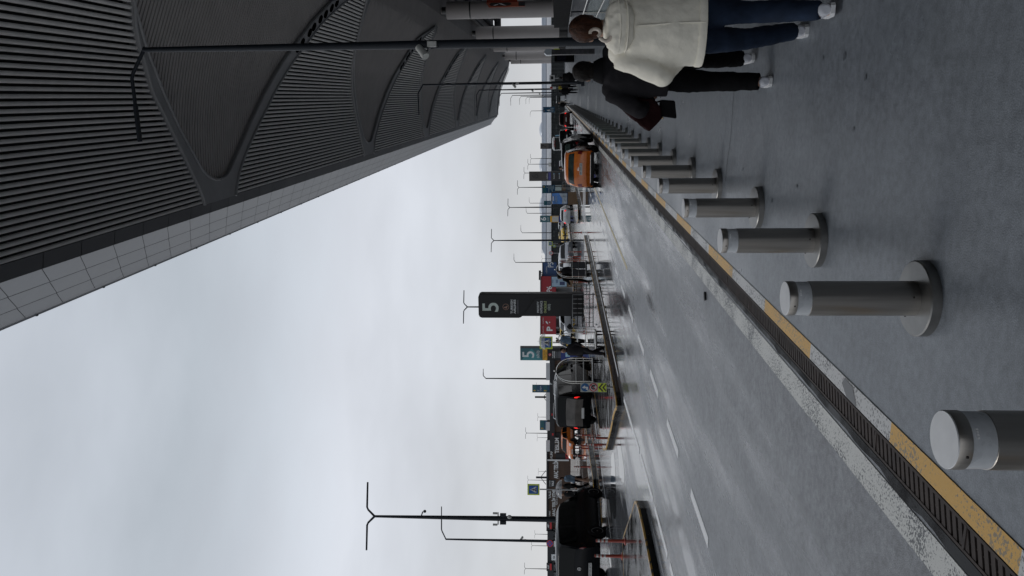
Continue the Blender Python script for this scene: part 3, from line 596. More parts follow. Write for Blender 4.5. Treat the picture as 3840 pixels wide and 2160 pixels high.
    for s in (None, 'neg'):
        for a, b_ in K['sides']: patch(a, b_, 2.12, 2.93, win, 'side_window', s)
        ph = patch(12.35, 13.3, 2.1, 4.3, HEADL, 'headlight', s, off=.012)
        if tail == 'high': patch(2.2, 5.0, 2.05, 2.8, ptail, 'tail_light', s, off=.012)
        else: patch(2.05, 3.1, 1.75, 3.6 if kind != 'van' else 3.1, ptail, 'tail_light', s, off=.014)
    # wheels
    r = .205*H_ if kind in ('hatch', 'sedan', 'suv') else .175*H_ if kind == 'van' else .14*H_
    if kind in ('hatch', 'suv'): r = .215*H_
    for sx in (-1, 1):
        for fy in ((-.285, .36) if kind == 'van' else (-.305, .315)):
            q = Matrix.Rotation(math.pi/2*sx, 3, 'Y'); c = (sx*(w-.19), fy*L_, r)
            mb = MB(); mb.lathe([(r*.66, 0), (r*.93, 0.0), (r, .03), (r, .17), (r*.94, .205), (r*.68, .205), (r*.66, .19)], 24, c, mtx=q); wh = mb.build('wheel', TYRE, t, smooth=True)
            mb = MB(); mb.lathe([(r*.68, .15), (r*.68, .198), (r*.6, .19), (r*.6, .165)], 24, c, mtx=q); mb.lathe([(r*.14, .15), (r*.12, .19)], 10, c, mtx=q)
            for a in range(10):
                an = 2*math.pi*a/10; d = Vector((math.cos(an), math.sin(an), 0)); e_ = Vector((-d.y, d.x, 0))
                pts = [d*r*.1-e_*.016, d*r*.62-e_*.022, d*r*.62+e_*.022, d*r*.1+e_*.016]
                mb.add([q@(p+Vector((0, 0, z)))+Vector(c) for z in (.165, .185) for p in pts], [(0, 1, 2, 3), (4, 5, 6, 7), (0, 1, 5, 4), (1, 2, 6, 5), (2, 3, 7, 6), (3, 0, 4, 7)])
            mb.build('rim', rimm or RIM, wh)
            mb = MB(); n = 20
            vs = [Vector((sx*(w*.985+.004), fy*L_+r*k_*math.cos(math.pi*j/n), r+r*k_*math.sin(math.pi*j/n))) for k_ in (1.0, 1.18) for j in range(n+1)]
            mb.add(vs, [(j, j+1, n+2+j, n+1+j) for j in range(n)]); mb.build('wheel_arch', BPLAS, body)
    # mirrors, plates, trim
    yb = L_*K['ribs'][K['front'][1]][0]-.12
    for s in (-1, 1):
        mb = MB(); mb.ball((s*(w+.10), yb, belt+.06), (.10, .06, .075), 10, 6); mb.build('mirror', BPLAS if plastic else paint_, body, smooth=True)
    pz = .53*H_ if kind == 'suv' else .47*H_ if kind in ('hatch', 'sedan') else .36*H_
    if kind == 'van': pz = .335*H_
    for s, yp in ((-1, min(p.y for p in (S(2, 6),))-.02), (1, max(p.y for p in (S(13.3, 6),))+.02)):
        mb = MB(); mb.box((0, yp, pz if s < 0 else .33*H_), (.52*sc, .015, .115*sc)); pl = mb.build('number_plate', PLATE, t)
        if plate: text(plate, .105*sc, PLTX, pl, (0, yp+s*.01, pz if s < 0 else .33*H_), rot=(math.pi/2, 0, 0 if s < 0 else math.pi))
    yr = -L_*.5
    mb = MB(); mb.box((0, yr-.01, .235*H_), (W_*.72, .03, .03*H_))
    if bright_bumper: mb.build('bumper_trim', CHROME, body)
    if emblem:
        z = emblem[1]*H_; ye = yr-.02
        mb = MB(); n = 20; q = Matrix.Rotation(math.pi/2, 3, 'X')
        mb.rings([[Vector(((.06+.008*math.cos(2*math.pi*b_/6))*math.cos(2*math.pi*a/n), ye+.008*math.sin(2*math.pi*b_/6), z+(.06+.008*math.cos(2*math.pi*b_/6))*math.sin(2*math.pi*a/n))) for b_ in range(6)] for a in list(range(n))+[0]], False)
        if emblem[0] == 'star':
            for a in (90, 210, 330): mb.tube([(0, ye, z), (.058*math.cos(R(a)), ye, z+.058*math.sin(R(a)))], [.012, .003], 6)
        else: mb.box((0, ye, z), (.15, .01, .02))
        mb.build('emblem', CHROME, body)
    if roof_sign:
        mb = MB(); mb.box((0, .02*L_, H_*1.05), (.38, .14, .11)); mb.build('roof_sign', roof_sign, t, bevel=.02)
    if rails:
        for s in (-1, 1):
            mb = MB(); mb.tube([(s*w*.70, -.36*L_, H_*.975), (s*w*.70, -.33*L_, H_*1.03), (s*w*.70, .04*L_, H_*1.035), (s*w*.70, .08*L_, H_*.98)], .022, 8); mb.build('roof_rail', CHROME, body, smooth=True)
    return t
ORANGE = mat('orange taxi paint', (0.66, 0.165, 0.018), rough=0.28, var=0.04, coat=0.7)
YELLOW = mat('yellow taxi paint', (0.78, 0.50, 0.03), rough=0.3, var=0.05, coat=0.6)
BLACK = mat('black car paint', (0.003, 0.003, 0.0035), rough=0.2, var=0.1, spec=0.14)
DKGREY = mat('dark charcoal car paint', (0.0045, 0.005, 0.0065), rough=0.22, var=0.1, spec=0.16)
WHITEC = mat('white car paint', (0.66, 0.67, 0.68), rough=0.3, var=0.04, coat=0.6)
SILVER = mat('silver car paint', (0.24, 0.25, 0.27), rough=0.3, metal=0.4, var=0.05, coat=0.5)
DKRED = mat('dark red car paint', (0.045, 0.011, 0.010), rough=0.3, var=0.1, spec=0.35)
BLUEV = mat('navy van paint', (0.016, 0.02, 0.05), rough=0.3, spec=0.4)
DR = mat('dark rim', (0.10, 0.10, 0.10), rough=0.4, metal=0.7)
car('suv', 'orange taxi seen from behind in the kerb lane, nearest vehicle to the bollards', 'taxi', (-3.16, 36.7, 0), 0.015, ORANGE, 'taxi', win=WING, plate='34 TAK 34', W=1.74, H=1.48, plastic=True, emblem=('bar', .60), rails=False, bright_bumper=True)
k = car('suv', 'black car parked at the kerb with its tail against the orange taxi front', 'car', (-2.98, 42.0, 0), -0.03, BLACK, win=WING, W=1.80, H=1.60, tail='block')
car('hatch', 'dark red car farther along the kerb lane behind the black car', 'car', (-2.75, 99, 0), 0.0, DKRED, ptail=TAILON)
car('hatch', 'dark grey car beside the kerb lane, right behind the bollard row end', 'car', (-4.5, 92, 0), 0.0, DKGREY, ptail=TAILON)
t = car('bus', 'white minibus seen from behind under the grey totem with a 7', 'minibus', (-6.5, 113, 0), 0.03, WHITEC, 'minibus', plate='34 HB 34', W=1.95, H=2.5)
REDL = mat('red letters', (0.5, 0.02, 0.02), rough=0.5)
text('SERVİS', .30, REDL, t, (0, -3.22, 2.22))
p = GD(618, 128); t = car('sedan', 'white and dark patrol car with red and blue lights left of the minibus', 'car', p, 0.1, WHITEC, win=WIN)
mb = MB(); mb.box((0, 0, 1.53), (1.0, .25, .12)); mb.build('light_bar', mat('dark light bar', (0.05, 0.02, 0.06), rough=0.2), t, bevel=.02)
p = GD(802, 96.5); car('sedan', 'white sedan seen from behind with a red lamp strip across its tail', 'car', p, -0.02, WHITEC, ptail=TAILON, plate='34 VM 61', emblem=('bar', .63))
p = GD(881, 178); car('sedan', 'far yellow taxi seen over the distant island', 'taxi', p, math.pi+.6, YELLOW, 'taxi', roof_sign=WHITEC)
p = GD(848, 190); car('hatch', 'far white car just behind the distant yellow taxi', 'car', p, 2.6, WHITEC)
p = GD(972, 90); car('suv', 'white off-roader behind the luggage cart with suitcases', 'car', p, math.pi+.75, WHITEC, sc=1.06)
p = GD(948, 81); car('hatch', 'silver hatchback in front of the white off-roader, beside red posts', 'car', p, math.pi+.35, SILVER)
p = GD(962, 150); car('hatch', 'distant white car under the round 30 sign', 'car', p, math.pi+.9, WHITEC)
p = GD(1206, 90); car('hatch', 'white car half hidden behind the black totem with a 5', 'car', p, 2.5, WHITEC, plate='34 EA 77')
p = GD(1250, 106); car('sedan', 'yellow taxi standing behind the empty arched luggage cart', 'taxi', p, 2.1, YELLOW, 'taxi', roof_sign=WHITEC)
car('suv', 'big black off-roader behind the large arched luggage cart', 'car', (-15.55, 40.4, 0), 0.0, BLACK, sc=1.10, tail='high', H=1.8)
car('van', 'black passenger van with lit red tail lamps and a large rear window', 'van', (-14.25, 35.9, 0), 0.02, BLACK, 'passenger_van', ptail=TAILON, tail='block', W=1.72, H=1.93, tailgate=mat('painted grey tailgate reflection', (0.12, 0.108, 0.098), rough=0.12, spec=0.3, var=0.3, scale=2), rails=True, rimm=DR)
p = GD(1656, 72); car('hatch', 'orange taxi facing the camera beyond the black van', 'taxi', p, math.pi-.02, ORANGE, 'taxi', plate='34 TBK 7', plastic=True, sc=.93)
p = GD(1590, 82); car('van', 'navy blue van partly hidden behind the black van roof', 'van', p, 0.2, BLUEV, 'passenger_van')
car('van', 'nearest black minivan at the left border with a star badge on its tailgate', 'van', (-16.75, 27.35, 0), 0.02, DKGREY, 'passenger_van', plate='34 UU 0727', W=1.90, H=1.88, L=4.75, emblem=('star', .545), rimm=RIM)
# ================================================================== PEOPLE
SKIN = mat('skin', (0.34, 0.20, 0.14), rough=0.55, var=0.06)
HAIRB = mat('brown hair', (0.042, 0.016, 0.008), rough=0.5, var=0.55, scale=40, stretch=(1, 1, 0.15), bump=0.6, bscale=120, spec=0.15)
HAIRK = mat('black hair', (0.010, 0.008, 0.007), rough=0.55, var=0.4, scale=40, stretch=(1, 1, .2), bump=0.5, bscale=120, spec=0.12)
CREAM = mat('cream padded coat', (0.82, 0.775, 0.66), rough=0.75, var=0.05, scale=8, bump=0.25, bscale=30)
JEANS = mat('blue denim', (0.014, 0.023, 0.043), rough=0.9, spec=0.15, var=0.35, scale=7, bump=0.12, bscale=160)
BLKJ = mat('black wool coat', (0.009, 0.0088, 0.0095), rough=0.9, spec=0.1, var=0.25, scale=9, bump=0.15, bscale=90)
BLKT = mat('black trousers', (0.0045, 0.0045, 0.005), rough=0.95, spec=0.08, var=0.2, bump=0.1, bscale=60)
CHAR = mat('charcoal jacket', (0.018, 0.017, 0.019), rough=0.9, spec=0.12, var=0.2, bump=0.15, bscale=60)
DENIMJ = mat('light blue jacket', (0.12, 0.18, 0.25), rough=0.8, var=0.35, scale=14)
WSH = mat('white trainer', (0.55, 0.56, 0.60), rough=0.5, var=0.05)
SOLE = mat('white sole', (0.66, 0.66, 0.66), rough=0.5)
KSH = mat('black shoe', (0.008, 0.008, 0.008), rough=0.5, spec=0.25)
MAROON = mat('maroon cloth', (0.019, 0.006, 0.0065), rough=0.9, spec=0.1, var=0.25, bump=0.2, bscale=40)
BEIGE = mat('beige coat', (0.34, 0.30, 0.26), rough=0.8)
PLUM = mat('dark plum skirt', (0.014, 0.008, 0.010), rough=0.9, spec=0.1)
DEF = dict(hl=(-.09, 0, .88), kl=(-.10, .10, .48), al=(-.10, .20, .085), hr=(.09, 0, .88), kr=(.10, .02, .48), ar=(.10, -.16, .085), sl=(-.185, 0, 1.375), el=(-.25, -.04, 1.09), wl=(-.25, .10, .86), sr=(.185, 0, 1.375), er=(.25, -.04, 1.09), wr=(.25, .10, .86), tl=0.0, tr=0.0)
def person(label, loc, rz, top, bottom, hair, shoe, H=1.70, pose={}, hem=.82, hemw=.22, vx=.02, long_hair=0.0, group=None, fat=1.0, skirt=None, sole=None, near=False, headturn=0.0, wide=1.0):
    s = H/1.70; q = dict(DEF); q.update(pose); V = lambda k: Vector(q[k])*s
    t = thing('person', label, 'person', loc, rz, group)
    HM = Matrix.Rotation(headturn, 3, 'Z')
    # body: one skin, head to feet
    mb = MB(); hc = Vector((0, .025, 1.585))*s
    mb.ball(hc+Vector((0, -.012, .02))*s, (.077*s, .092*s, .098*s), 18, 12, mtx=HM); mb.ball(hc+HM@Vector((0, .035, -.045))*s, (.058*s, .062*s, .07*s), 14, 10, mtx=HM)
    mb.tube([Vector((0, 0, 1.38))*s, Vector((0, .012, 1.55))*s], [.062*s, .054*s], 12)
    mb.tube([hc+HM@Vector((0, .085, .01))*s, hc+HM@Vector((0, .112, -.028))*s], [.010*s, .017*s], 8)
    for e_ in (-1, 1):
        mb.ball(hc+HM@Vector((e_*.078, -.005, -.01))*s, (.012*s, .022*s, .032*s), 8, 6, mtx=HM)
        mb.ball(hc+HM@Vector((e_*.03, .082, .012))*s, (.018*s, .010*s, .012*s), 8, 6, mtx=HM)
    mb.tube([hc+HM@Vector((-.024, .092, -.062))*s, hc+HM@Vector((.024, .092, -.062))*s], .010*s, 6)
    mb.ell([(0, 0, z*s, rx*s, ry*s) for z, rx, ry in ((.84, .14, .10), (1.0, .135, .10), (1.2, .15, .11), (1.36, .16, .095), (1.43, .07, .06))], 16)
    for a in 'lr':
        sg = -1 if a == 'l' else 1
        mb.tube([V('s'+a), V('e'+a), V('w'+a)], [.052*s, .042*s, .028*s], 10)
        mb.tube([V('h'+a), V('k'+a), V('a'+a)], [.085*s, .056*s, .042*s], 12); mb.ball(V('k'+a), .056*s, 10, 8)
        ft = V('a'+a); mb.tube([ft+Vector((0, -.03, -.04))*s, ft+Vector((0, .08, -.05))*s, ft+Vector((0, .16, -.06))*s], [.035*s, .036*s, .02*s], 8)
        w_ = V('w'+a); d = (w_-V('e'+a)).normalized(); pal = w_+d*.05*s
        mb.tube([w_, pal, w_+d*.095*s], [.026*s, .034*s, .032*s], 10, flat=.6)
        sd_ = Vector((0, 1, 0)) if abs(d.y) < .8 else Vector((0, 0, 1)); sd_ = (sd_-d*sd_.dot(d)).normalized(); ben = Vector((-sg, 0, 0))
        for f, (o_, ln) in enumerate(((-.026, .062), (-.009, .078), (.009, .074), (.026, .060))):
            b0 = w_+d*.088*s+sd_*o_*s; mb.tube([b0, b0+(d*.55*ln+ben*.012)*s, b0+(d*ln*.9+ben*.034)*s], [.0095*s, .009*s, .0075*s], 6)
        mb.tube([w_+d*.03*s+sd_*.026*s, w_+(d*.062+sd_*.052+ben*.01)*s, w_+(d*.092+sd_*.05+ben*.02)*s], [.012*s, .011*s, .008*s], 6)
    mb.build('body', SKIN, t, remesh=(.0085 if near else .016), relax=1)
    # hair
    mb = MB(); mb.ball(hc+Vector((0, -.022, .03))*s, (.092*s, .104*s, .106*s), 18, 12, mtx=HM)
    if long_hair: mb.ball(hc+Vector((0, -.05, -.055))*s, (.082*s, .07*s, (.075+long_hair)*s), 16, 10)
    else: mb.ball(hc+Vector((0, -.045, -.035))*s, (.074*s, .066*s, .065*s), 14, 10)
    hm = mb.build('hair', hair, t, remesh=(.008 if near else .016), relax=2, wrinkle=.004 if near else 0, wscale=22)
    for v in hm.data.vertices:            # keep the face clear
        p = HM.transposed()@(v.co-hc)
        lim = .055*s if p.z > .05*s else .012*s
        if p.y > lim and p.z < .085*s: v.co = v.co-(HM@Vector((0, p.y-lim, 0)))
    # coat or jacket
    h = hem; mb = MB()
    rows = [(h, hemw, hemw*.66), ((h+1.0)/2, hemw*.985, hemw*.64), (1.02, hemw*.95*fat, hemw*.62*fat), (1.18, .215*fat, .145*fat), (1.30, .212*fat, .138), (1.375, .192, .115), (1.425, .135, .092), (1.465, .075, .075), (1.49, .068, .07)]
    mb.ell([(0, -.005, z*s, rx*s, ry*s) for z, rx, ry in rows], 24)
    for a in 'lr':
        d = (V('w'+a)-V('e'+a)).normalized()
        mb.ball(V('s'+a)+Vector((.03 if a == 'l' else -.03, 0, -.012)), .082*s*fat, 12, 8)
        mb.tube([V('s'+a), (V('s'+a)+V('e'+a))/2, V('e'+a), V('w'+a)+d*.0], [.080*s*fat, .074*s*fat, .068*s*fat, .052*s*fat], 14); mb.ball(V('e'+a), .067*s*fat, 12, 8)
    mb.build('coat' if h < .85 else 'jacket', top, t, remesh=vx, relax=2, wrinkle=.010 if near else .004, wscale=7)
    if skirt:
        mb = MB(); mb.ell([(0, 0, .46*s, .21*s, .17*s), (0, 0, .7*s, .2*s, .16*s), (0, 0, .95*s, .15*s, .12*s)], 18); mb.build('skirt', skirt, t, smooth=True)
        bottom = bottom or skirt
    mb = MB(); mb.ell([(0, 0, .80*s, .165*s, .115*s), (0, 0, .9*s, .165*s, .12*s), (0, 0, .98*s, .15*s, .11*s)], 18)
    for a in 'lr':
        k_, an = V('k'+a), V('a'+a); up = (k_-an).normalized()
        mb.tube([V('h'+a)+Vector((0, 0, -.02)), (V('h'+a)+k_)/2, k_, (k_+an)/2, an+up*.01], [.098*s, .088*s*wide, .072*s*wide, .070*s*wide, .062*s*wide], 16); mb.ball(k_, .071*s*wide, 12, 8)
    mb.build('trousers', bottom, t, remesh=vx*.9, relax=1, wrinkle=.006 if near else .003, wscale=11)
    for a in 'lr':
        an = V('a'+a); up = (V('k'+a)-an).normalized(); tilt = q['t'+a]
        X = Matrix.Rotation(tilt, 3, 'X'); hp = an+Vector((0, -.035*s, -.085*s)) if tilt >= 0 else an+Vector((0, .15*s, -.085*s))
        piv = an+Vector((0, (-.05 if tilt >= 0 else .15)*s, -.085*s))
        def ringx(y, z0, z1, w):
            return [piv+X@(Vector((w*math.cos(b_)*s, (y-(-.05 if tilt >= 0 else .15))*s, (z0+(z1-z0)*(0.5+0.5*math.sin(b_)))*s))) for b_ in [2*math.pi*j/12 for j in range(12)]]
        mb = MB(); mb.rings([ringx(-.062, .03, .085, .026), ringx(-.05, .015, .105, .038), ringx(.0, .015, .115, .043), ringx(.05, .015, .098, .045), ringx(.10, .015, .072, .048), ringx(.155, .015, .055, .042), ringx(.185, .018, .04, .022)], True)
        sh = mb.build('shoe', shoe, t, smooth=True)
        mb = MB(); P = lambda y, w, z: [piv+X@Vector((e_*w*s, (y-(-.05 if tilt >= 0 else .15))*s, z*s)) for e_ in (-1, 1)]
        ol = [(-.07, .025), (-.05, .043), (.0, .045), (.06, .048), (.11, .051), (.16, .043), (.195, .018)]
        poly = [(w, y) for y, w in ol]+[(-w, y) for y, w in reversed(ol)]
        o0 = -.05 if tilt >= 0 else .15
        mb.rings([[piv+X@Vector((x*s, (y-o0)*s, z*s)) for x, y in poly] for z in (0.0, .026)], True); mb.build('sole', sole or shoe, sh)
    return t
wo = person('woman in a cream padded coat and blue jeans walking away at the right border', (0.455, 5.66, 0), -0.04, CREAM, JEANS, HAIRB, WSH, H=1.72, near=True, sole=SOLE, hem=.81, hemw=.262, fat=1.08, vx=.014,
            pose=dict(kl=(-.085, .17, .48), al=(-.03, .40, .085), kr=(.085, .0, .47), ar=(.075, -.24, .10), el=(-.325, -.05, 1.07), wl=(-.21, .14, .93), er=(.32, -.05, 1.08), wr=(.24, .13, .92), tr=-.12), long_hair=.0)
mb = MB(); rows = []
for i, (z, rx, dy, dz) in enumerate(((1.475, .105, -.075, .03), (1.45, .15, -.115, .035), (1.41, .178, -.14, .04), (1.365, .175, -.15, .04), (1.32, .145, -.145, .035), (1.285, .09, -.13, .02))): rows.append((0.0, dy+.02, z*1.012, rx, .055))
mb.ell(rows, 22)
hood = mb.build('hood', CREAM, wo, remesh=.012, relax=2, wrinkle=.009, wscale=14)
mb = MB(); mb.ell([(0, -.005, .822, .268, .180), (0, -.005, .835, .272, .184), (0, -.005, .862, .271, .183), (0, -.005, .872, .266, .179)], 40); mb.build('hem_band', CREAM, wo, smooth=True)
for zz, rx_, dy_ in ((1.462, .135, -.112), (1.415, .170, -.142), (1.365, .168, -.152)):
    mb = MB(); mb.tube([(rx_*math.sin(a), dy_+.02-.060*math.cos(a), zz-.02*math.cos(a)) for a in [R(-80+20*i) for i in range(9)]], .0055, 6); mb.build('hood_seam', CREAM, hood, smooth=True)
mb = MB(); mb.tube([(.005, -.166, 1.29), (.01, -.172, 1.18), (.018, -.180, 1.05), (.02, -.184, .93), (.02, -.186, .83)], .0055, 6); mb.build('back_seam', CREAM, wo, smooth=True)
RIB = mat('cream hair ribbon', (0.60, 0.52, 0.44), rough=0.4)
mb = MB(); c = Vector((-.055, -.115, 1.535))
mb.tube([c+Vector((.02+.026*math.cos(a), -.025, .03+.034*math.sin(a))) for a in [R(q) for q in range(-150, 130, 28)]], .011, 8); mb.tube([c+Vector((-.012, -.02, .0)), c+Vector((-.026, -.022, -.02)), c+Vector((-.034, -.022, -.045)), c+Vector((-.024, -.026, -.068)), c+Vector((.0, -.03, -.078))], [.010, .013, .015, .014, .010], 8)
mb.build('hair_ribbon', RIB, wo, smooth=True)
mn = person('person in a black coat and black trousers walking beside the woman in cream', (0.215, 7.18, 0), 0.03, CHAR, BLKT, HAIRK, WSH, H=1.67, near=True, sole=SOLE, hem=.86, hemw=.235, fat=1.08, vx=.014,
            pose=dict(kl=(-.11, -.07, .47), al=(-.125, -.24, .09), kr=(.11, .24, .50), ar=(.115, .36, .11), el=(-.36, -.06, 1.10), wl=(-.27, .17, .99), er=(.27, .0, 1.10), wr=(.22, .2, .98), tr=.28, tl=0), headturn=-.15, wide=1.2)
mb = MB(); mb.ell([(0, -.01, 1.42, .118, .10), (0, -.012, 1.455, .105, .092), (0, -.008, 1.50, .082, .078)], 18); mb.build('collar', BLKJ, mn, smooth=True)
mb = MB(); mb.front([(-.27, 1.24), (-.345, 1.23), (-.52, 1.02), (-.535, .985), (-.42, .88), (-.33, .89), (-.25, .96), (-.235, 1.10)], -.02, .10)
o = mb.build('jacket', MAROON, remesh=.014, relax=4, wrinkle=.008, wscale=12, loc=(0.215, 7.18, 0)); tag(o, 'maroon jacket folded over the left arm of the person in black', 'jacket')
bag = thing('handbag', 'small black handbag hanging below the maroon jacket', 'handbag', (0.215-.34, 7.24, .745))
mb = MB(); mb.front([(-.085, .0), (.075, .02), (.085, .15), (-.06, .16)], -.04, .04); mb.build('bag_body', BLKJ, bag, bevel=.015)
mb = MB(); mb.tube([(-.05, 0, .15), (-.03, 0, .24), (.05, 0, .24), (.07, 0, .15)], .008, 6); mb.build('handle', BLKT, bag, smooth=True)
mb = MB(); mb.ball((-.075, -.043, .13), .011, 8, 6); mb.build('clasp', mat('brass clasp', (.6, .45, .25), rough=.3, metal=.8), bag, smooth=True)
PG = 'people on the pavement'
person('distant person in a big black coat standing by the second lamp on the pavement', (1.28, 56.6, 0), 0, BLKJ, BLKT, HAIRK, KSH, hem=.6, hemw=.30, fat=1.45, H=1.68)
person('left one of two dark clad people far down the pavement', (0.45, 72.5, 0), .1, BLKJ, BLKT, HAIRK, KSH, group=PG)
person('right one of two dark clad people far down the pavement', (0.98, 73.4, 0), -.1, CHAR, BLKT, HAIRB, KSH, group=PG)
person('distant person in a pale coat at the end of the bollard row', (-.95, 121, 0), math.pi, BEIGE, BEIGE, HAIRB, WSH)
person('distant person in dark clothes next to the pale coat', (-1.1, 112, 0), 0, BLKJ, BLKT, HAIRK, KSH)
person('person with dark hair standing by the black car roof near the minibus', (-2.4-1.55, 44.6, 0), 2.2, MAROON, BLKT, HAIRB, KSH, H=1.72)
# on the island
p = GD(1313, 27.0, .15); person('man in dark clothes stepping off the island kerb between two arched carts', p, math.pi-.5, CHAR, CHAR, HAIRK, KSH, H=1.58, pose=dict(kl=(-.1, .2, .5), al=(-.1, .26, .1), ar=(.1, -.22, .1), el=(-.3, -.08, 1.1), wl=(-.34, .08, .88)))
p = GD(1040, 40.5, .15); person('man in a black suit standing at the cart with suitcases', p, 1.1, BLKJ, BLKT, HAIRK, KSH, H=1.66, hem=.80, pose=dict(el=(-.3, .05, 1.12), wl=(-.24, .30, 1.05), er=(.3, .05, 1.12), wr=(.24, .30, 1.05)))
p = GD(1020, 43.5, .15); person('woman with dark hair behind the cart with suitcases', p, math.pi, CHAR, BLKT, HAIRB, KSH, H=1.68, long_hair=.05)
p = GD(1278, 46, .15); hol = person('person mostly hidden behind the crossing sign, holding a clear umbrella', p, math.pi, DENIMJ, BLKT, HAIRB, KSH, H=1.75, pose=dict(er=(.27, .1, 1.15), wr=(.12, .28, 1.28)))
p2 = GD(1795, 43); person('woman in a light blue jacket and dark skirt by the front of the near minivan', p2, 2.6, DENIMJ, SKIN, HAIRB, KSH, H=1.68, skirt=PLUM, long_hair=.06, hem=.86)
p3_ = GD(1822, 42.5); person('person in a black jacket under the clear umbrella behind the minivan', p3_, 2.2, BLKJ, BLKT, HAIRK, KSH, H=1.72, pose=dict(er=(.27, .1, 1.15), wr=(.14, .26, 1.25)))
p4_ = GD(1852, 43.5); person('person with reddish hair at the far edge of the umbrella behind the minivan', p4_, 2.6, BLKJ, BLKT, HAIRB, KSH, H=1.66)
p = GD(914, 117); person('small distant person crossing under the far crossing signs', p, 1.5, CHAR, BLKT, HAIRK, KSH)
CLR = glass('clear umbrella film', (0.72, 0.74, 0.76), .34, .12)
def umbrella(label, loc, r, h, pole_):
    t = thing('umbrella', label, 'umbrella', loc)
    mb = MB(); n = 16; rs = []
    for i in range(7):
        a = math.pi/2*(i/6)*.92; rr = r*math.sin(a); z = h*math.cos(a); rs.append([Vector((max(rr, .004)*math.cos(2*math.pi*k/n), max(rr, .004)*math.sin(2*math.pi*k/n), z)) for k in range(n)])
    mb.rings(rs, False); mb.build('canopy', CLR, t, smooth=True)
    mb = MB(); mb.tube([(0, 0, -pole_), (0, 0, h+.09)], .009, 6); mb.build('shaft', CHROME, t)
    for k in range(8):
        mb = MB(); a = 2*math.pi*k/8; mb.tube([(r*math.sin(math.pi/2*(i/6)*.92)*math.cos(a), r*math.sin(math.pi/2*(i/6)*.92)*math.sin(a), h*math.cos(math.pi/2*(i/6)*.92)+.004) for i in range(7)], .005, 4); mb.build('rib', WSH, t)
    return t
q = D(2110, 1835, 42.5); umbrella('clear dome umbrella over the people behind the near minivan', q, .52, .38, .6)
q = D(2048, 1280, 45.5); umbrella('clear umbrella partly in front of the crossing sign and red parking block', q, .50, .42, .8)
# ================================================================== SIGNS, TOTEMS, BOARDS
def cm(name, c, r=.45, **k): return mat(name, c, rough=r, var=k.pop('var', .05), **k)
SGN = cm('black sign face', '0c0d10', .3, spec=.25); SGN2 = cm('charcoal sign face', '1c1d20', .3, spec=.25); WHT = cm('white lettering', (0.78, 0.80, 0.80)); WHG = cm('pale green lettering', (0.62, 0.70, 0.64)); YGR = cm('yellow green lettering', (0.62, 0.72, 0.30))
COPPER = cm('copper emblem', (0.30, 0.16, 0.11), .35); TEAL = cm('dark teal sign', '2a626b', .35); TEALL = cm('mid teal sign', '3f8d94', .35); TEALD = cm('blue teal sign', '1d5070', .35); ORSG = cm('orange sign band', (0.80, 0.42, 0.03)); NAVY = cm('navy sign band', '1e347c')
GREYT = cm('grey totem', '57534f', .5); SCRN = cm('dark display', '070a1c', .15); LBLUE = cm('light blue panel', (0.30, 0.52, 0.66)); SBLUE = cm('traffic blue', (0.02, 0.12, 0.44)); YGF = cm('fluorescent yellow frame', (0.72, 0.85, 0.07)); REDS = cm('traffic red', (0.55, 0.03, 0.035)); TXD = cm('dark lettering', (0.02, 0.02, 0.022)); WOOD = mat('brown timber', (0.17, 0.105, 0.055), rough=.6, var=.2, scale=3, stretch=(1, 1, 8)); REDB = mat('red parking wall', (0.38, 0.036, 0.046), rough=.6, var=.08, scale=.5); BLUEB = mat('blue parking wall', (0.055, 0.11, 0.25), rough=.6, var=.08, scale=.5)
GREYC = mat('grey concrete', (0.22, 0.22, 0.22), rough=.8, var=.1, scale=.7); GALV = mat('galvanised steel', (0.35, 0.36, 0.37), rough=.4, metal=.7)
class Face:      # a board square to the camera: measured outline -> metres on its own front
    def __init__(s, name, label, cat, yc, zc, z=0.0, sc=1.0, o=(0, 0), rz=FACE, group=None):
        s.zc, s.yc, s.sc, s.o = zc, yc, sc, o; p = GD(yc, zc, z); s.z = z; s.t = thing(name, label, cat, p, rz, group)
    def p(s, x, y): x, y = s.o[0]+x/s.sc, s.o[1]+y/s.sc; return ((s.yc-y)*s.zc/FPX, CAMH+(VPX-x)*s.zc/FPX-s.z)
    def poly(s, nm, pts, m, y0, y1, parent=None, bevel=0):
        mb = MB(); q = [s.p(*a) for a in pts]; mb.front(q, y0, y1); return mb.build(nm, m, parent or s.t, bevel=bevel)
    def rect(s, nm, x0, y0, x1, y1, m, d0, d1, parent=None): return s.poly(nm, [(x0, y0), (x0, y1), (x1, y1), (x1, y0)], m, d0, d1, parent)
    def txt(s, st, x, y, cap, m, d, parent, width=None, bold=.0, align='CENTER'):
        u, z = s.p(x, y); size = cap/s.sc*s.zc/FPX/0.72
        o = text(st, size, m, parent, (u, d, z), align=align, bold=bold*size)
        if width:
            w = max(v.co.x for v in o.data.vertices)-min(v.co.x for v in o.data.vertices); o.scale.x = (width/s.sc*s.zc/FPX)/max(w, 1e-3)
        return o
    def disc(s, nm, x, y, r, m, d0, d1, parent, r_in=0, n=32):
        u, z = s.p(x, y); rr = r/s.sc*s.zc/FPX; mb = MB()
        if r_in:
            ri = r_in/s.sc*s.zc/FPX; mb.rings([[Vector((u+q*math.cos(2*math.pi*k/n), d, z+q*math.sin(2*math.pi*k/n))) for k in range(n)] for q, d in ((ri, d1), (ri, d0), (rr, d0), (rr, d1))], False)
        else: mb.front([(u+rr*math.cos(2*math.pi*k/n), z+rr*math.sin(2*math.pi*k/n)) for k in range(n)], d0, d1)
        return mb.build(nm, m, parent)
    def post(s, nm, x0, y, r, m, zb=0.0, d=0.05, parent=None):
        u, z = s.p(x0, y); mb = MB(); mb.tube([(u, d, zb), (u, d, z)], r, 10); return mb.build(nm, m, parent or s.t, smooth=True)
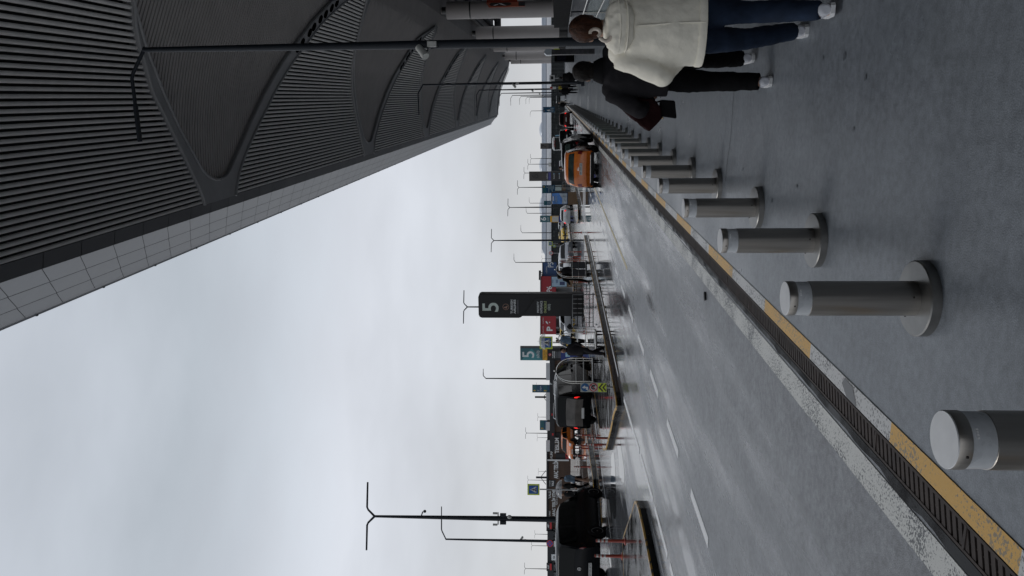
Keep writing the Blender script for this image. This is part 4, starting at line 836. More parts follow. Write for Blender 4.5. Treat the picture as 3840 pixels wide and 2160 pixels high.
ZB = (5.152, (1780, 1080)); Z2 = (3.62, (1900, 450)); ZE = (7.245, (2000, 580)); ZC = (7.247, (1980, 930)); Z4 = (3.623, (1900, 1150)); Z5 = (4.14, (1900, 1500)); Z6 = (4.025, (1900, 1800)); ZR = (3.6225, (2050, 1350)); ZF = (4.83, (2000, 1860)); ZD = (3.8125, (1950, 380)); ZT = (3.45, (2000, 0))
def emblem_bird(f, x, y, r, ring, fill, d, parent):
    f.disc('emblem_ring', x, y, r, ring, d-.004, d, parent, r_in=r*.86)
    q = lambda a, b_: (x+a*r, y+b_*r)
    f.poly('emblem', [q(-.75, .1), q(-.5, .35), q(-.1, .45), q(.35, .62), q(.3, .3), q(.55, -.1), q(.5, -.5), q(.2, -.2), q(-.1, -.05), q(-.45, .0)], fill, d-.004, d, parent)
f = Face('totem_sign', 'tall black totem with a large pale 5 and priority entrance lettering behind a low barrier', 'totem sign', 1147, 34.8, .15, *ZB, rz=0)
b = f.poly('body', [(125, 100), (85, 118), (65, 170), (65, 525), (85, 572), (130, 590), (850, 590), (890, 577), (918, 552), (2110, 552), (2110, 100)], SGN, 0, .34, bevel=.012)
f.poly('panel', [(920, 550), (1165, 205), (1200, 190), (1895, 190), (1935, 210), (1945, 255), (1945, 550)], SGN2, -.02, 0, f.t, bevel=.006)
f.poly('panel', [(85, 150), (85, 560), (880, 560), (1060, 300), (1060, 125), (110, 125)], cm('upper sign face', '17181c', .3, spec=.25), -.012, 0, f.t)
f.txt('5', 318, 370, 318, WHG, -.02, b, bold=.012); emblem_bird(f, 600, 365, 62, COPPER, COPPER, -.014, b)
f.txt('TURKISH', 716, 360, 42, WHT, -.018, b, width=280, bold=.02); f.txt('AIRLINES', 775, 360, 42, WHT, -.018, b, width=285, bold=.02); f.rect('caption_strip', 820, 225, 846, 498, cm('dim caption', '4a4a50'), -.016, -.012, b)
for st, x, m_, w_ in (('PRIORITY', 1228, WHT, 222), ('ENTRANCE', 1291, WHT, 248), ('ÖNCELİKLİ', 1368, YGR, 236), ('GİRİŞ', 1442, WHG, 126)): f.txt(st, x, 368, 42, m_, -.026, b, width=w_, bold=.01)
f = Face('totem_sign', 'teal, orange and navy totem with a white 5 behind the man in dark clothes', 'totem sign', 1327, 64, 0.0, *ZB, rz=0)
b = f.rect('body', 880, 1135, 2480, 1405, cm('grey totem edge', '4b4d50'), 0, .3)
f.rect('panel', 886, 1160, 1312, 1405, TEAL, -.02, 0, f.t); f.poly('panel_pattern', [(1312, 1405), (1100, 1165), (900, 1405)], TEALL, -.026, -.02, f.t)
f.rect('panel', 1314, 1160, 1402, 1405, ORSG, -.02, 0, f.t); f.rect('panel', 1404, 1160, 1664, 1405, SGN2, -.02, 0, f.t); f.rect('panel', 1666, 1160, 2300, 1405, NAVY, -.02, 0, f.t)
f.txt('5', 1048, 1285, 232, WHT, -.03, b, bold=.01); f.txt('GİRİŞ', 1228, 1282, 46, WHT, -.03, b, width=150, bold=.01); f.txt('Entrance', 1284, 1285, 26, TEALD, -.03, b, width=130)
f.txt('Tüm Uçuşlar', 1340, 1288, 30, TXD, -.022, b, width=190); f.txt('All Flights', 1378, 1288, 22, TXD, -.022, b, width=120)
f.disc('emblem', 1453, 1287, 30, cm('red emblem', (0.42, 0.05, 0.05)), -.024, -.02, b); f.poly('emblem_bird', [(1440, 1300), (1470, 1270), (1462, 1290), (1452, 1302)], WHT, -.028, -.024, b)
f.txt('TURKISH', 1512, 1288, 22, WHT, -.022, b, width=142, bold=.02); f.txt('AIRLINES', 1544, 1288, 22, WHT, -.022, b, width=142, bold=.02)
for x in (1585, 1622, 1645): f.rect('caption_strip', x, 1225, x+10, 1355, cm('pale caption', '8b8f96'), -.024, -.02, b)
f.rect('badge', 1752, 1245, 1842, 1330, LBLUE, -.024, -.02, b); f.poly('badge_mark', [(1765, 1320), (1800, 1250), (1800, 1262), (1775, 1322)], WHT, -.028, -.024, b)
f = Face('totem_sign', 'tall grey totem with a dark outlined 6 and a display, behind the orange taxi', 'totem sign', 660.5, 95, 0, *Z2, rz=0)
b = f.rect('body', 305, 700, 935, 826, GREYT, 0, .4); f.rect('display', 530, 703, 757, 823, SCRN, -.02, 0, f.t); f.txt('6', 390, 762, 92, TXD, -.015, b); f.txt('6', 390, 762, 84, GREYT, -.02, b, bold=-.025)
f.rect('display_text', 546, 725, 552, 806, WHT, -.025, -.02, b); f.rect('display_text', 566, 712, 598, 815, cm('violet display band', (0.10, 0.10, 0.35)), -.025, -.02, b)
for x in (640, 712): f.rect('display_text', x, 728, x+6, 800, WHT, -.025, -.02, b); f.rect('display_text', x-4, 722, x+10, 736, LBLUE, -.028, -.02, b)
f = Face('totem_sign', 'grey totem with a dark 7 rising above the white minibus', 'totem sign', 547.5, 159, 0, *Z2, rz=0)
b = f.rect('body', 458, 315, 800, 390, GREYT, 0, .4); f.rect('display', 566, 317, 612, 388, SCRN, -.02, 0, f.t); f.txt('7', 508, 352, 62, TXD, -.01, b, bold=.02)
f = Face('totem_sign', 'far teal totem with a white 6 and an orange band, left of the white sedan', 'totem sign', 821, 145, 0, *Z2, rz=0)
b = f.rect('body', 453, 1300, 830, 1387, cm('grey totem edge', '4b4d50'), 0, .3); f.rect('panel', 455, 1302, 590, 1387, TEAL, -.02, 0, f.t); f.rect('panel', 591, 1302, 705, 1387, ORSG, -.02, 0, f.t); f.rect('panel', 618, 1308, 703, 1382, cm('pale board', (0.55, .55, .52)), -.03, -.02, f.t); f.rect('panel', 706, 1302, 790, 1387, NAVY, -.02, 0, f.t)
f.txt('6', 503, 1342, 72, WHT, -.03, b, bold=.02); f.txt('GİRİŞ', 565, 1345, 16, WHT, -.03, b)
f = Face('road_sign', 'dark blue sign with a white 6 standing at the far end of the bollard row', 'road sign', 410.5, 150, 0, *ZD)
b = f.rect('board', 330, 77, 495, 156, TEALD, 0, .1); f.txt('6', 410, 126, 45, WHT, -.01, b, bold=.02)
for x in (440, 455, 470): f.rect('small_text', x, 92, x+4, 146, WHT, -.008, 0, b)
f.poly('arrow', [(342, 140), (342, 128), (352, 134)], ORSG, -.008, 0, b); f.post('pole', 400, 117, .07, POLE)
f = Face('road_sign', 'teal and blue direction sign with white lines of text, right of the blue advertising board', 'road sign', 708.5, 112, 0, *ZE)
b = f.rect('board', 242, 825, 590, 1045, TEALD, 0, .1); f.rect('panel', 245, 828, 345, 1042, TEAL, -.01, 0, f.t)
for i, x in enumerate((415, 448, 480, 512, 545)): f.rect('small_text', x, 840+12*(i % 2), x+14, 1020-40*((i*2) % 3), cm('dim white text', '9fb0b4'), -.01, 0, b)
f.txt('↖' if False else 'P', 380, 880, 45, WHT, -.01, b); f.poly('arrow', [(275, 900), (310, 870), (275, 845), (282, 870)], ORSG, -.016, -.01, b)
for y in (865, 985): f.post('pole', 400, y, .06, POLE)
f = Face('road_sign', 'small teal sign with faint text directly above the blue advertising board', 'road sign', 761, 150, 0, *ZE)
b = f.rect('board', 287, 1253, 478, 1373, TEALD, 0, .1); f.rect('panel', 290, 1256, 360, 1370, TEAL, -.01, 0, f.t)
for x in (380, 415, 445): f.rect('small_text', x, 1275, x+12, 1355, cm('dim white text', '9fb0b4'), -.01, 0, b)
f.post('pole', 400, 1313, .06, POLE)
# advertising boards: frame, screen, timber base
f = Face('advertising_board', 'dark framed advertising board with a blue screen on a timber base', 'advertising board', 744, 68, .15, *ZE, rz=0)
b = f.rect('frame', 490, 1015, 937, 1366, cm('navy frame', '10131f'), 0, .25); s_ = f.rect('screen', 512, 1045, 920, 1340, cm('blue screen', (0.06, 0.22, 0.60), .2, var=.5, scale=1.5), -.02, 0, f.t); f.poly('picture', [(705, 1048), (915, 1048), (915, 1335), (775, 1335), (790, 1200), (735, 1120)], cm('pale mountain picture', (0.38, 0.44, 0.50), .3, var=.5, scale=4), -.025, -.02, s_)
f.rect('small_text', 525, 1130, 552, 1255, WHT, -.026, -.02, s_); f.rect('small_text', 507, 1275, 520, 1335, WHT, -.026, -.02, s_)
for x in (595, 618, 640): f.rect('small_text', x, 1115, x+6, 1290-20*(x % 3), cm('dim white text', '9fb0b4'), -.026, -.02, s_)
f.rect('timber_base', 937, 1020, 1170, 1362, WOOD, .02, .25, f.t)
f = Face('advertising_board', 'advertising board with a pale blue screen beside the man in a black suit', 'advertising board', 1056.5, 77, .15, *ZC, rz=0)
b = f.rect('frame', 628, 768, 1062, 1068, cm('navy frame', '10131f'), 0, .25); s_ = f.rect('screen', 645, 780, 1050, 1050, cm('pale blue screen', (0.36, 0.50, 0.62), .2, var=.25, scale=1.2), -.02, 0, f.t); f.rect('picture', 862, 915, 1000, 1010, cm('phone picture', (0.03, 0.05, 0.14), .2), -.026, -.02, s_)
for x in (668, 760, 790): f.rect('small_text', x, 860, x+14, 950, NAVY, -.026, -.02, s_)
f.rect('timber_base', 1062, 770, 1250, 1066, WOOD, .02, .25, f.t)
f = Face('advertising_board', 'small far board with a pale screen behind the teal direction sign', 'advertising board', 705, 122, .15, *ZE, rz=0)
f.rect('frame', 588, 825, 775, 990, cm('navy frame', '10131f'), 0, .25); f.rect('screen', 596, 835, 765, 980, cm('pale green screen', (0.42, 0.50, 0.48), .25, var=.2), -.02, 0, f.t); f.rect('timber_base', 775, 828, 872, 988, WOOD, .02, .25, f.t)
f = Face('advertising_board', 'far board with a light blue screen behind the black car and minibus', 'advertising board', 509, 140, 0, *ZD, rz=0)
f.rect('frame', 498, 475, 610, 540, cm('navy frame', '10131f'), 0, .2); f.rect('screen', 505, 480, 575, 536, LBLUE, -.02, 0, f.t)
# pedestrian crossing signs
def crossing(label, yc, zc, x0, y0, x1, y1, group='pedestrian crossing signs'):
    f = Face('crossing_sign', label, 'road sign', yc, zc, 0, group=group); w = y1-y0
    b = f.rect('board', x0, y0, x1, y1, YGF, 0, .05); m = w*.12; f.rect('panel', x0+m, y0+m, x1-m, y1-m, SBLUE, -.012, 0, f.t)
    a, c = (x0+x1)/2, (y0+y1)/2; h = w*.31; tr = f.poly('triangle', [(a+h*.85, c-h), (a+h*.85, c+h), (a-h, c)], WHT, -.02, -.012, f.t)
    q = lambda dx, dy: (a+dx*h, c+dy*h)
    mb = MB(); P3 = lambda dx, dy: Vector((f.p(*q(dx, dy))[0], -.024, f.p(*q(dx, dy))[1])); rr = w*.018*zc/FPX
    for s1, s2 in (((-.35, 0), (.15, .02)), ((.15, .02), (.5, .22)), ((.5, .22), (.78, .3)), ((.15, .02), (.5, -.2)), ((.5, -.2), (.78, -.32)), ((-.2, 0), (.1, .25)), ((-.2, 0), (.1, -.25))): mb.tube([P3(*s1), P3(*s2)], rr*1.5, 6)
    mb.ball(P3(-.5, 0), rr*2.2, 8, 6); mb.build('walking_figure', TXD, tr)
    mb = MB()
    for k in (-.75, -.45, -.15, .15, .45, .75): mb.tube([P3(.55, k*.9), P3(.80, k)], rr*.9, 4)
    mb.build('crossing_stripe', TXD, tr)
    f.post('pole', x1+1, c, .035, GALV, d=.09); return f
crossing('blue crossing sign in a yellow frame before the red parking block and clear umbrella', 1286, 46.5, 2024, 1262, 2072, 1309)
crossing('blue crossing sign in a yellow frame high above the near minivan front', 1837, 41, 1978, 1817, 2023, 1858)
crossing('larger of two far crossing signs above the walking person, right of the speed sign', 913, 118, 2057.5, 906, 2072.5, 921)
crossing('smaller lower of two far crossing signs above the walking person', 922.5, 150, 2074, 918, 2083, 927)
f = Face('speed_sign', 'round white 30 speed sign with a red rim before the long white hangar', 'road sign', 949, 112, 0)
b = f.disc('board', 2066.5, 949, 8, REDS, 0, .04, f.t); f.disc('panel', 2066.5, 949, 5.9, WHT, -.01, 0, f.t); f.txt('30', 2066.5, 949, 5.2, TXD, -.014, b, bold=.02); f.post('pole', 2074, 949, .045, GALV)
f = Face('no_stopping_sign', 'round blue and red no stopping sign on a lamp post behind the near minivan', 'road sign', 2036, 62.5, 0)
b = f.disc('board', 2062, 2036, 13, REDS, -.2, -.15, f.t); f.disc('panel', 2062, 2036, 10, SBLUE, -.21, -.2, f.t)
for s in (-1, 1):
    u, z = f.p(2062, 2036); mb = MB(); mb.box((u, -.215-.004*s, z), (.42, .012, .055), mtx=Matrix.Rotation(s*math.pi/4, 3, 'Y')); mb.build('cross_bar', REDS, b)
f.rect('plate', 2077, 2026, 2085, 2047, WHT, -.2, -.17, f.t)
f = Face('arrow_board', 'white traffic board with blue arrow, no U-turn disc and chevrons at the island nose', 'road sign', 1451.5, 23.9, .15, *ZR)
b = f.rect('board', 460, 305, 812, 432, cm('off white board', (0.50, 0.52, 0.46), .4), 0, .03)
f.disc('blue_disc', 520, 369, 56, cm('arrow blue', (0.02, 0.13, 0.33)), -.006, 0, f.t); f.poly('arrow', [(478, 372), (520, 340), (520, 360), (562, 362), (556, 410), (528, 392), (540, 376), (505, 384)], WHT, -.01, -.006, f.t)
c = f.disc('no_turn_disc', 633, 368, 56, REDS, -.006, 0, f.t); f.disc('panel', 633, 368, 43, WHT, -.009, -.006, c)
mb = MB(); P3 = lambda x, y: Vector((f.p(x, y)[0], -.014, f.p(x, y)[1])); mb.tube([P3(658, 346), P3(625, 346), P3(612, 355), P3(609, 368), P3(612, 381), P3(625, 390), P3(648, 390)], .022, 6); mb.build('turn_mark', TXD, c); mb = MB(); mb.tube([P3(604, 339), P3(662, 397)], .014, 6); mb.build('cross_bar', REDS, c)
g = f.rect('chevron_panel', 696, 310, 808, 428, YGF, -.006, 0, f.t)
for o in (0, 52): f.poly('chevron', [(700+o, 369), (748+o, 315), (772+o, 315), (724+o, 369), (772+o, 423), (748+o, 423)], TXD, -.010, -.006, g) if o == 0 else f.poly('chevron', [(752, 369), (795, 320), (806, 320), (806, 332), (775, 369), (806, 406), (806, 418), (795, 418)], TXD, -.010, -.006, g)
f.post('pole', 812, 369, .03, GALV, d=.015)
f = Face('parking_sign', 'teal and blue stacked parking sign with yellow arrows behind the black off-roader', 'road sign', 1458, 90, 0, *Z4)
b = f.rect('board', 348, 1063, 642, 1168, cm('grey sign edge', '30363c'), 0, .12)
for x0, x1, m_ in ((350, 407, TEAL), (410, 492, TEALD), (495, 553, TEAL), (556, 640, TEALD)): f.rect('panel', x0, 1067, x1, 1163, m_, -.015, 0, f.t)
f.txt('Otopark', 460, 1115, 22, WHT, -.02, b, width=72); f.txt('P', 432, 1140, 22, WHT, -.02, b); f.txt('Vale', 602, 1115, 24, WHT, -.02, b, width=46)
for x in (380, 525): f.poly('arrow', [(x-22, 1142), (x, 1155), (x, 1146), (x+18, 1146), (x+18, 1138), (x, 1138), (x, 1129)], ORSG, -.02, -.015, b)
f.post('pole', 600, 1115, .07, POLE)
f = Face('parking_sign', 'teal bus and minibus parking sign above the black van roof', 'road sign', 1595, 90, 0, *Z5)
b = f.rect('board', 515, 317, 732, 470, cm('grey sign edge', '30363c'), 0, .12); f.rect('panel', 518, 321, 583, 466, TEAL, -.015, 0, f.t); f.rect('panel', 586, 321, 730, 466, TEALD, -.015, 0, f.t)
for st, x in (('OTOBÜS', 614, ), ('MİNİBÜS', 648), ('OTOPARKI', 684)): f.txt(st, x, 405, 19, WHT, -.02, b, width=110 if st != 'OTOPARKI' else 125)
f.poly('arrow', [(533, 440), (548, 452), (548, 445), (570, 445), (570, 436), (548, 436), (548, 428)], ORSG, -.02, -.015, b); f.post('pole', 700, 395, .07, POLE)
f = Face('info_sign', 'small white sign with a black square mark behind the distant dark figure', 'info sign', 292, 62, 0); b = f.rect('board', 2061, 281, 2080, 303, cm('white board', (0.6, .6, .6)), 0, .05); f.rect('mark', 2066, 286, 2075, 297, TXD, -.01, 0, f.t); f.post('pole', 2080, 292, .03, GALV)
f = Face('info_sign', 'small yellow sign with a black 0 far down the pavement', 'info sign', 329, 80, 0); b = f.rect('board', 2094, 324.5, 2120, 334, cm('yellow board', (0.60, 0.48, 0.03)), 0, .05); f.txt('0', 2103, 329, 6, TXD, -.005, b, bold=.03); f.post('pole', 2120, 329, .03, GALV)
f = Face('info_sign', 'small red and white sign behind the yellow sign on the pavement', 'info sign', 328.5, 88, 0); b = f.rect('board', 2062, 324.5, 2085, 333, WHT, 0, .05); f.rect('panel', 2063, 325, 2072, 332.5, REDS, -.01, 0, f.t); f.post('pole', 2085, 329, .03, GALV)
f = Face('info_sign', 'small pale square sign on the lamp post behind the grey totem with a 6', 'info sign', 616, 246, 0, *Z2); b = f.rect('board', 570, 580, 616, 631, cm('pale board', (0.5, .5, .5)), -.35, -.3); f.rect('mark', 596, 592, 612, 600, TXD, -.36, -.35, f.t)
# banner on the nearest column
f = Face('banner_sign', 'orange banner with a dark rounded emblem hanging on the nearest terminal column', 'banner', 8, 98.6, 12.2-3, rz=FACE)
f.z = 0; f.t.location.z = 0
SALM = cm('orange banner', (0.42, 0.12, 0.07)); b = f.poly('board', [(1822, 4), (1832, 22), (1969, 20), (1963, 3)], SALM, 0, .15); f.rect('panel', 1944, 4, 1968, 19.5, cm('charcoal band', '3a3a3c'), -.01, 0, f.t); g = f.poly('emblem', [(1836, 8), (1834, 12), (1840, 17), (1905, 17), (1916, 14), (1917, 8), (1908, 5), (1842, 5)], cm('charcoal emblem', '35302e'), -.012, 0, f.t); f.poly('emblem_stroke', [(1868, 8), (1888, 16), (1898, 16), (1878, 8)], WHT, -.02, -.012, g); f.poly('emblem_stroke', [(1848, 15), (1868, 10), (1866, 13), (1855, 16)], WHT, -.02, -.012, g); f.rect('side_panel', 1824, -6, 1940, 4, cm('red banner side', (0.25, 0.03, 0.01)), 0, .15, f.t)
# ================================================================== CARTS, BARRIERS, POSTS
BRS = mat('polished steel tube', (0.62, 0.61, 0.58), rough=.18, metal=1.0)
def cart(label, loc, rz, h=1.62, w=.5, d=.3, loaded=False):
    t = thing('luggage_cart', label, 'luggage cart', loc, rz, 'arched luggage carts')
    mb = MB(); mb.box((0, 0, .235), (2*w, 2*d, .05)); mb.build('platform', DARK, t, bevel=.01)
    mb = MB(); mb.tube([(w, d, .26), (w, -d, .26), (-w, -d, .26), (-w, d, .26), (w, d, .26)], .018, 8); mb.build('platform_rim', BRS, t, smooth=True)
    for sx in (-1, 1):
        for sy in (-1, 1):
            pts = [(sx*w, sy*d, .25), (sx*w, sy*d, h*.62)]
            for i in range(1, 9):
                a = math.pi/2*i/8; pts.append((sx*w*math.cos(a), sy*d*math.cos(a), h*.62+h*.36*math.sin(a)))
            mb = MB(); mb.tube(pts, .0145, 8); mb.build('hoop', BRS, t, smooth=True)
            mb = MB(); q = Matrix.Rotation(math.pi/2, 3, 'Y'); mb.lathe([(.06, -.02), (.075, -.012), (.075, .012), (.06, .02)], 16, (sx*(w-.08), sy*(d-.05), .075), mtx=q); mb.box((sx*(w-.08), sy*(d-.05), .16), (.06, .05, .12)); mb.build('wheel', TYRE, t, smooth=True)
    for z in (.62, .92):
        for sy in (-1, 1):
            mb = MB(); mb.tube([(-w, sy*d, z), (w, sy*d, z)], .011, 8); mb.build('rail', BRS, t, smooth=True)
        for sx in (-1, 1):
            mb = MB(); mb.tube([(sx*w, -d, z), (sx*w, d, z)], .011, 8); mb.build('rail', BRS, t, smooth=True)
    mb = MB(); mb.ball((0, 0, h+.03), .045, 12, 8); mb.build('knob', BRS, t, smooth=True); return t
pc = GD(1390, 31.0, .15); cart('large arched steel luggage cart in front of the big black off-roader', pc, FACE+.25, 1.75, .46, .30)
pc = GD(1270, 28.9, .15); cart('arched luggage cart before the yellow taxi, right of the man in dark clothes', pc, FACE-.1, 1.66, .30, .42)
pc = GD(1010, 38.5, .15); cart('arched luggage cart loaded with dark suitcases', pc, FACE+.1, 1.75, .40, .32)
SUIT = mat('dark navy suitcase', (0.012, 0.014, 0.022), rough=.4, bump=.1)
for i, (dx, w_, h_, lb) in enumerate(((-.17, .34, .62, 'left dark suitcase standing on the luggage cart by the suited man'), (.2, .33, .70, 'right dark suitcase with a raised top standing on the luggage cart'))):
    t = thing('suitcase', lb, 'suitcase', (pc.x+dx*math.cos(FACE), pc.y+dx*math.sin(FACE), pc.z+.262), FACE)
    mb = MB(); mb.box((0, 0, h_/2+.03), (w_, .26, h_)); mb.build('case', SUIT, t, bevel=.03)
    mb = MB(); mb.tube([(-.1, .08, h_), (-.1, .08, h_+.12), (.1, .08, h_+.12), (.1, .08, h_)], .012, 6); mb.build('handle', BPLAS, t)
    for sx in (-1, 1): mb = MB(); mb.ball((sx*(w_/2-.05), 0, .03), (.02, .03, .03), 8, 6); mb.build('wheel', TYRE, t)
def barrier(label, y0, y1, zc, h, step, loc_z=.15):
    a, b_ = GD(y1, zc, loc_z), GD(y0, zc, loc_z); w = (b_-a).length; t = thing('barrier', label, 'barrier', (a+b_)/2, FACE, 'steel crowd barriers')
    mb = MB(); mb.tube([(-w/2, 0, .05), (-w/2, 0, h), (w/2, 0, h), (w/2, 0, .05)], .020, 8); mb.build('frame', GALV, t, smooth=True)
    for zz in (h*.58, h*.30, .14, h*.8): mb = MB(); mb.box((0, 0, zz), (w, .025, .035)); mb.build('rail', BPLAS, t)
    x = -w/2+step
    while x < w/2-.03: mb = MB(); mb.tube([(x, 0, .14), (x, 0, h)], .013, 6); mb.build('bar', GALV, t, smooth=True); x += step
    for s in (-1, 1): mb = MB(); mb.box((s*w*.42, 0, .02), (.06, .4, .04)); mb.build('foot', GALV, t)
barrier('steel crowd barrier in front of the black totem with a 5', 1105, 1226, 33.2, 1.02, .20)
barrier('black crowd barrier right of the black totem, beside the suited man', 1066, 1104, 36.5, .95, .14)
barrier('far white barrier beside the yellow taxi on the distant island', 795, 862, 118, 1.0, .3)
barrier('far barrier with pale bars left of the tall grey totem', 682, 705, 85, 1.1, .2)
REDP = mat('red flexible post', (0.34, 0.045, 0.025), rough=.45, var=.15); WBND = cm('white reflective band', (0.6, .6, .58))
def flexpost(label, loc, h=.72):
    t = thing('flexible_post', label, 'traffic post', loc, 0, 'red flexible traffic posts')
    mb = MB(); mb.lathe([(.10, 0), (.10, .015), (.055, .03), (.042, .07), (.038, h*.5), (.038, h), (.03, h+.01)], 16); mb.build('post', REDP, t, smooth=True)
    for k in (.93, .80, .66): mb = MB(); mb.lathe([(.0392, h*k-.035), (.0392, h*k+.02)], 16); mb.build('reflective_band', WBND, t, smooth=True)
    return t
FPL = [(2344.7, 2029, .14, .71, 'right one of the two near red posts on the island by the minivan'), (2333.6, 2086, .14, .70, 'left one of the two near red posts on the island by the minivan'), (2282, 1643, 0, .74, 'right one of two red posts beyond the arrow board, below the orange taxi'), (2272, 1667, 0, .74, 'left one of two red posts beyond the arrow board, below the orange taxi'),
       (2214, 1632, .15, .72, 'red post directly under the front wheel of the orange taxi'), (2207, 1672, .15, .72, 'red post below the number plate of the facing orange taxi'), (2209, 1682, .15, .72, 'red post just left of the facing orange taxi plate'), (2199, 1709, .15, .8, 'red post at the nose of the facing orange taxi'), (2212, 1751, .15, .8, 'red post between the orange taxi and the woman in light blue'),
       (2182, 872, .15, .9, 'lone red post on the wet road left of the white sedan'), (2180, 944, .15, .9, 'rightmost red post before the silver hatchback'), (2178, 962, .15, .9, 'red post before the white off-roader bonnet'), (2176, 970, .15, .9, 'red post beside the white off-roader wheel'), (2174, 978, .15, .85, 'red post between the white off-roader and the cart'), (2200, 1057, .15, .8, 'red post between the suited man and the black barrier'), (2196, 1246, .15, .8, 'red post beside the end of the steel barrier')]
for x, y, z, h, lb in FPL: flexpost(lb, G(x, y, z), h)
# ================================================================== FAR STRUCTURES
f = Face('parking_block', 'red fronted parking block with a large white P6', 'building', 1144, 118, 0)
b = f.rect('wall', 2028, 1036, 2085, 1254, REDB, 0, 12); f.rect('roof_edge', 2025.5, 1034, 2028.2, 1256, GREYC, -.15, 12.2, f.t); f.rect('back_wall', 2085, 1036, 2138, 1254, GREYC, 1.2, 12, f.t)
f.txt('P6', 2061, 1085, 20, WHT, -.02, b, width=23, bold=.02); f.txt('P', 2062, 1234, 21, WHT, -.02, b, width=17, bold=.04); f.txt('6', 2058, 1209, 21, WHT, -.02, b, width=16, bold=.04); f.txt('OTOPARK', 2037, 1203, 4, WHT, -.02, b, width=24); f.txt('P6 KIRMIZI', 2037, 1235, 4, WHT, -.02, b, width=24)
for y in (1038, 1075, 1112, 1150, 1188, 1226, 1250): f.rect('pillar', 2085, y, 2140, y+6, GREYC, 0, .6, f.t)
for y in (1085, 1120, 1160, 1230): f.rect('window', 2087, y+14, 2100, y+26, WIN, 1.15, 1.2, f.t)
f = Face('parking_block', 'blue fronted parking block beside the red one', 'building', 1010, 119, 0)
b = f.rect('wall', 2035, 984, 2087, 1035, BLUEB, 0, 12); f.rect('roof_edge', 2033, 983, 2035.2, 1036, GREYC, -.15, 12.2, f.t); f.rect('back_wall', 2087, 984, 2138, 1035, GREYC, 1.2, 12, f.t); f.txt('P5', 2066, 993, 21, WHT, -.02, b, width=19, bold=.02); f.txt('OTOPARK', 2050, 1012, 5, WHT, -.02, b, width=26)
f = Face('rooftop_sign', 'dark lattice sign standing on the blue and red parking block roofs', 'rooftop sign', 1036, 121, 0)
b = f.rect('board', 2020.5, 1014, 2029, 1050, cm('dark lattice', '25272b'), 0, .3); f.post('post', 2026, 1022, .08, POLE, zb=3.9, d=.15); f.post('post', 2026, 1042, .08, POLE, zb=3.9, d=.15); f.rect('lower_board', 2031, 1026, 2041, 1047, cm('dark lattice', '25272b'), -1.3, -1.2, f.t)
SLAT = mat('brown slatted timber', (0.115, 0.065, 0.042), rough=.6, var=.2, scale=2); DFAS = cm('dark charcoal fascia', '26272b', .5)
f = Face('valet_building', 'low valet building with a brown slatted wall and white Turkish lettering', 'building', 1800, 75, 0)
b = f.rect('back_wall', 2052, 1560, 2140, 1985, cm('dark backing', '1b1817'), .12, 5)
mb = MB(); x = 2058.0
while x < 2166:
    (u0, z1), (u1, z0_) = f.p(x, 1985), f.p(x+2.3, 1690); mb.box(((u0+u1)/2, .06, (z0_+z1)/2), (abs(u1-u0), .08, abs(z1-z0_))); x += 3.5
w = mb.build('slatted_wall', SLAT, f.t)
f.rect('roof_edge', 2049, 1685, 2055, 1990, DFAS, -.2, 5, f.t)
f.txt('ARAÇ TESLİM', 2086, 1760, 15, WHT, -.02, w, width=68, bold=.035); f.txt('ALMA', 2068, 1705, 9, WHT, -.02, w, bold=.035); f.txt('VALE', 2061.5, 1856, 10, WHT, -.02, w, width=28, bold=.035); f.txt('ARAÇ TESLİM ETME', 2077.5, 1886, 11, WHT, -.02, w, width=100, bold=.035); f.txt('Valet Drop-off', 2088, 1872, 6.5, WHT, -.02, w, width=44); f.txt('OTOPARK', 2061.5, 1930, 6, WHT, -.02, w, width=30, bold=.035)
g = f.rect('door_panel', 2058, 1800, 2083, 1826, DFAS, -.015, 0, f.t); f.txt('VALE', 2073, 1813, 8, WHT, -.03, g, width=20, bold=.035); f.txt('OTOPARK', 2062.5, 1813, 5, WHT, -.03, g, width=24)
f.rect('kiosk_panel', 2084, 1700, 2120, 1722, DFAS, -.05, 0, f.t); f.rect('kiosk_panel', 2121, 1701, 2134, 1722, REDS, -.06, 0, f.t); g = f.rect('white_column', 2053, 1721, 2133, 1726, WHT, -.3, -.1, f.t)
b = f.rect('fascia', 2061, 1330, 2080, 1690, DFAS, -.4, 4, f.t)
for y0, y1 in ((1338, 1352), (1360, 1424), (1470, 1572), (1580, 1612), (1648, 1690)): f.rect('white_panel', 2048, y0, 2062, y1, cm('white roof panel', (0.66, .67, .68)), -.45, -.38, f.t)
f.rect('red_mark', 2068, 1548, 2073, 1556, REDS, -.44, -.4, f.t); f.rect('red_mark', 2070, 1622, 2076, 1630, REDS, -.44, -.4, f.t); f.txt('P', 2066, 1437, 10, WHT, -.42, b, bold=.03); f.txt('TESLİM', 2089, 1668, 15, WHT, -.32, b, width=58, bold=.04)
for y in range(1335, 1690, 36): f.rect('wall_panel', 2080, y, 2112, y+33, SLAT if (y//36) % 3 else DFAS, 0, .15, f.t)
f.rect('back_wall', 2080, 1330, 2140, 1690, cm('dark backing', '1b1817'), .2, 4, f.t)
f.rect('canopy', 2053, 1985, 2076, 2290, DFAS, -.6, 4, f.t)
for y in (1990, 2010, 2030, 2064, 2090, 2110, 2140): f.rect('pillar', 2076, y, 2130, y+3, DFAS, -.3, 0, f.t)
f.rect('white_wall', 2072, 1985, 2140, 2290, cm('white infill', (0.62, .64, .66)), .8, 1.2, f.t); f.rect('dark_window', 2084, 1996, 2098, 2008, WIN, .7, .8, f.t); g = f.rect('notice', 2068, 2070, 2086, 2092, WHT, -.7, -.62, f.t); f.txt('KM', 2078, 2081, 5, TXD, -.71, g, bold=.035)
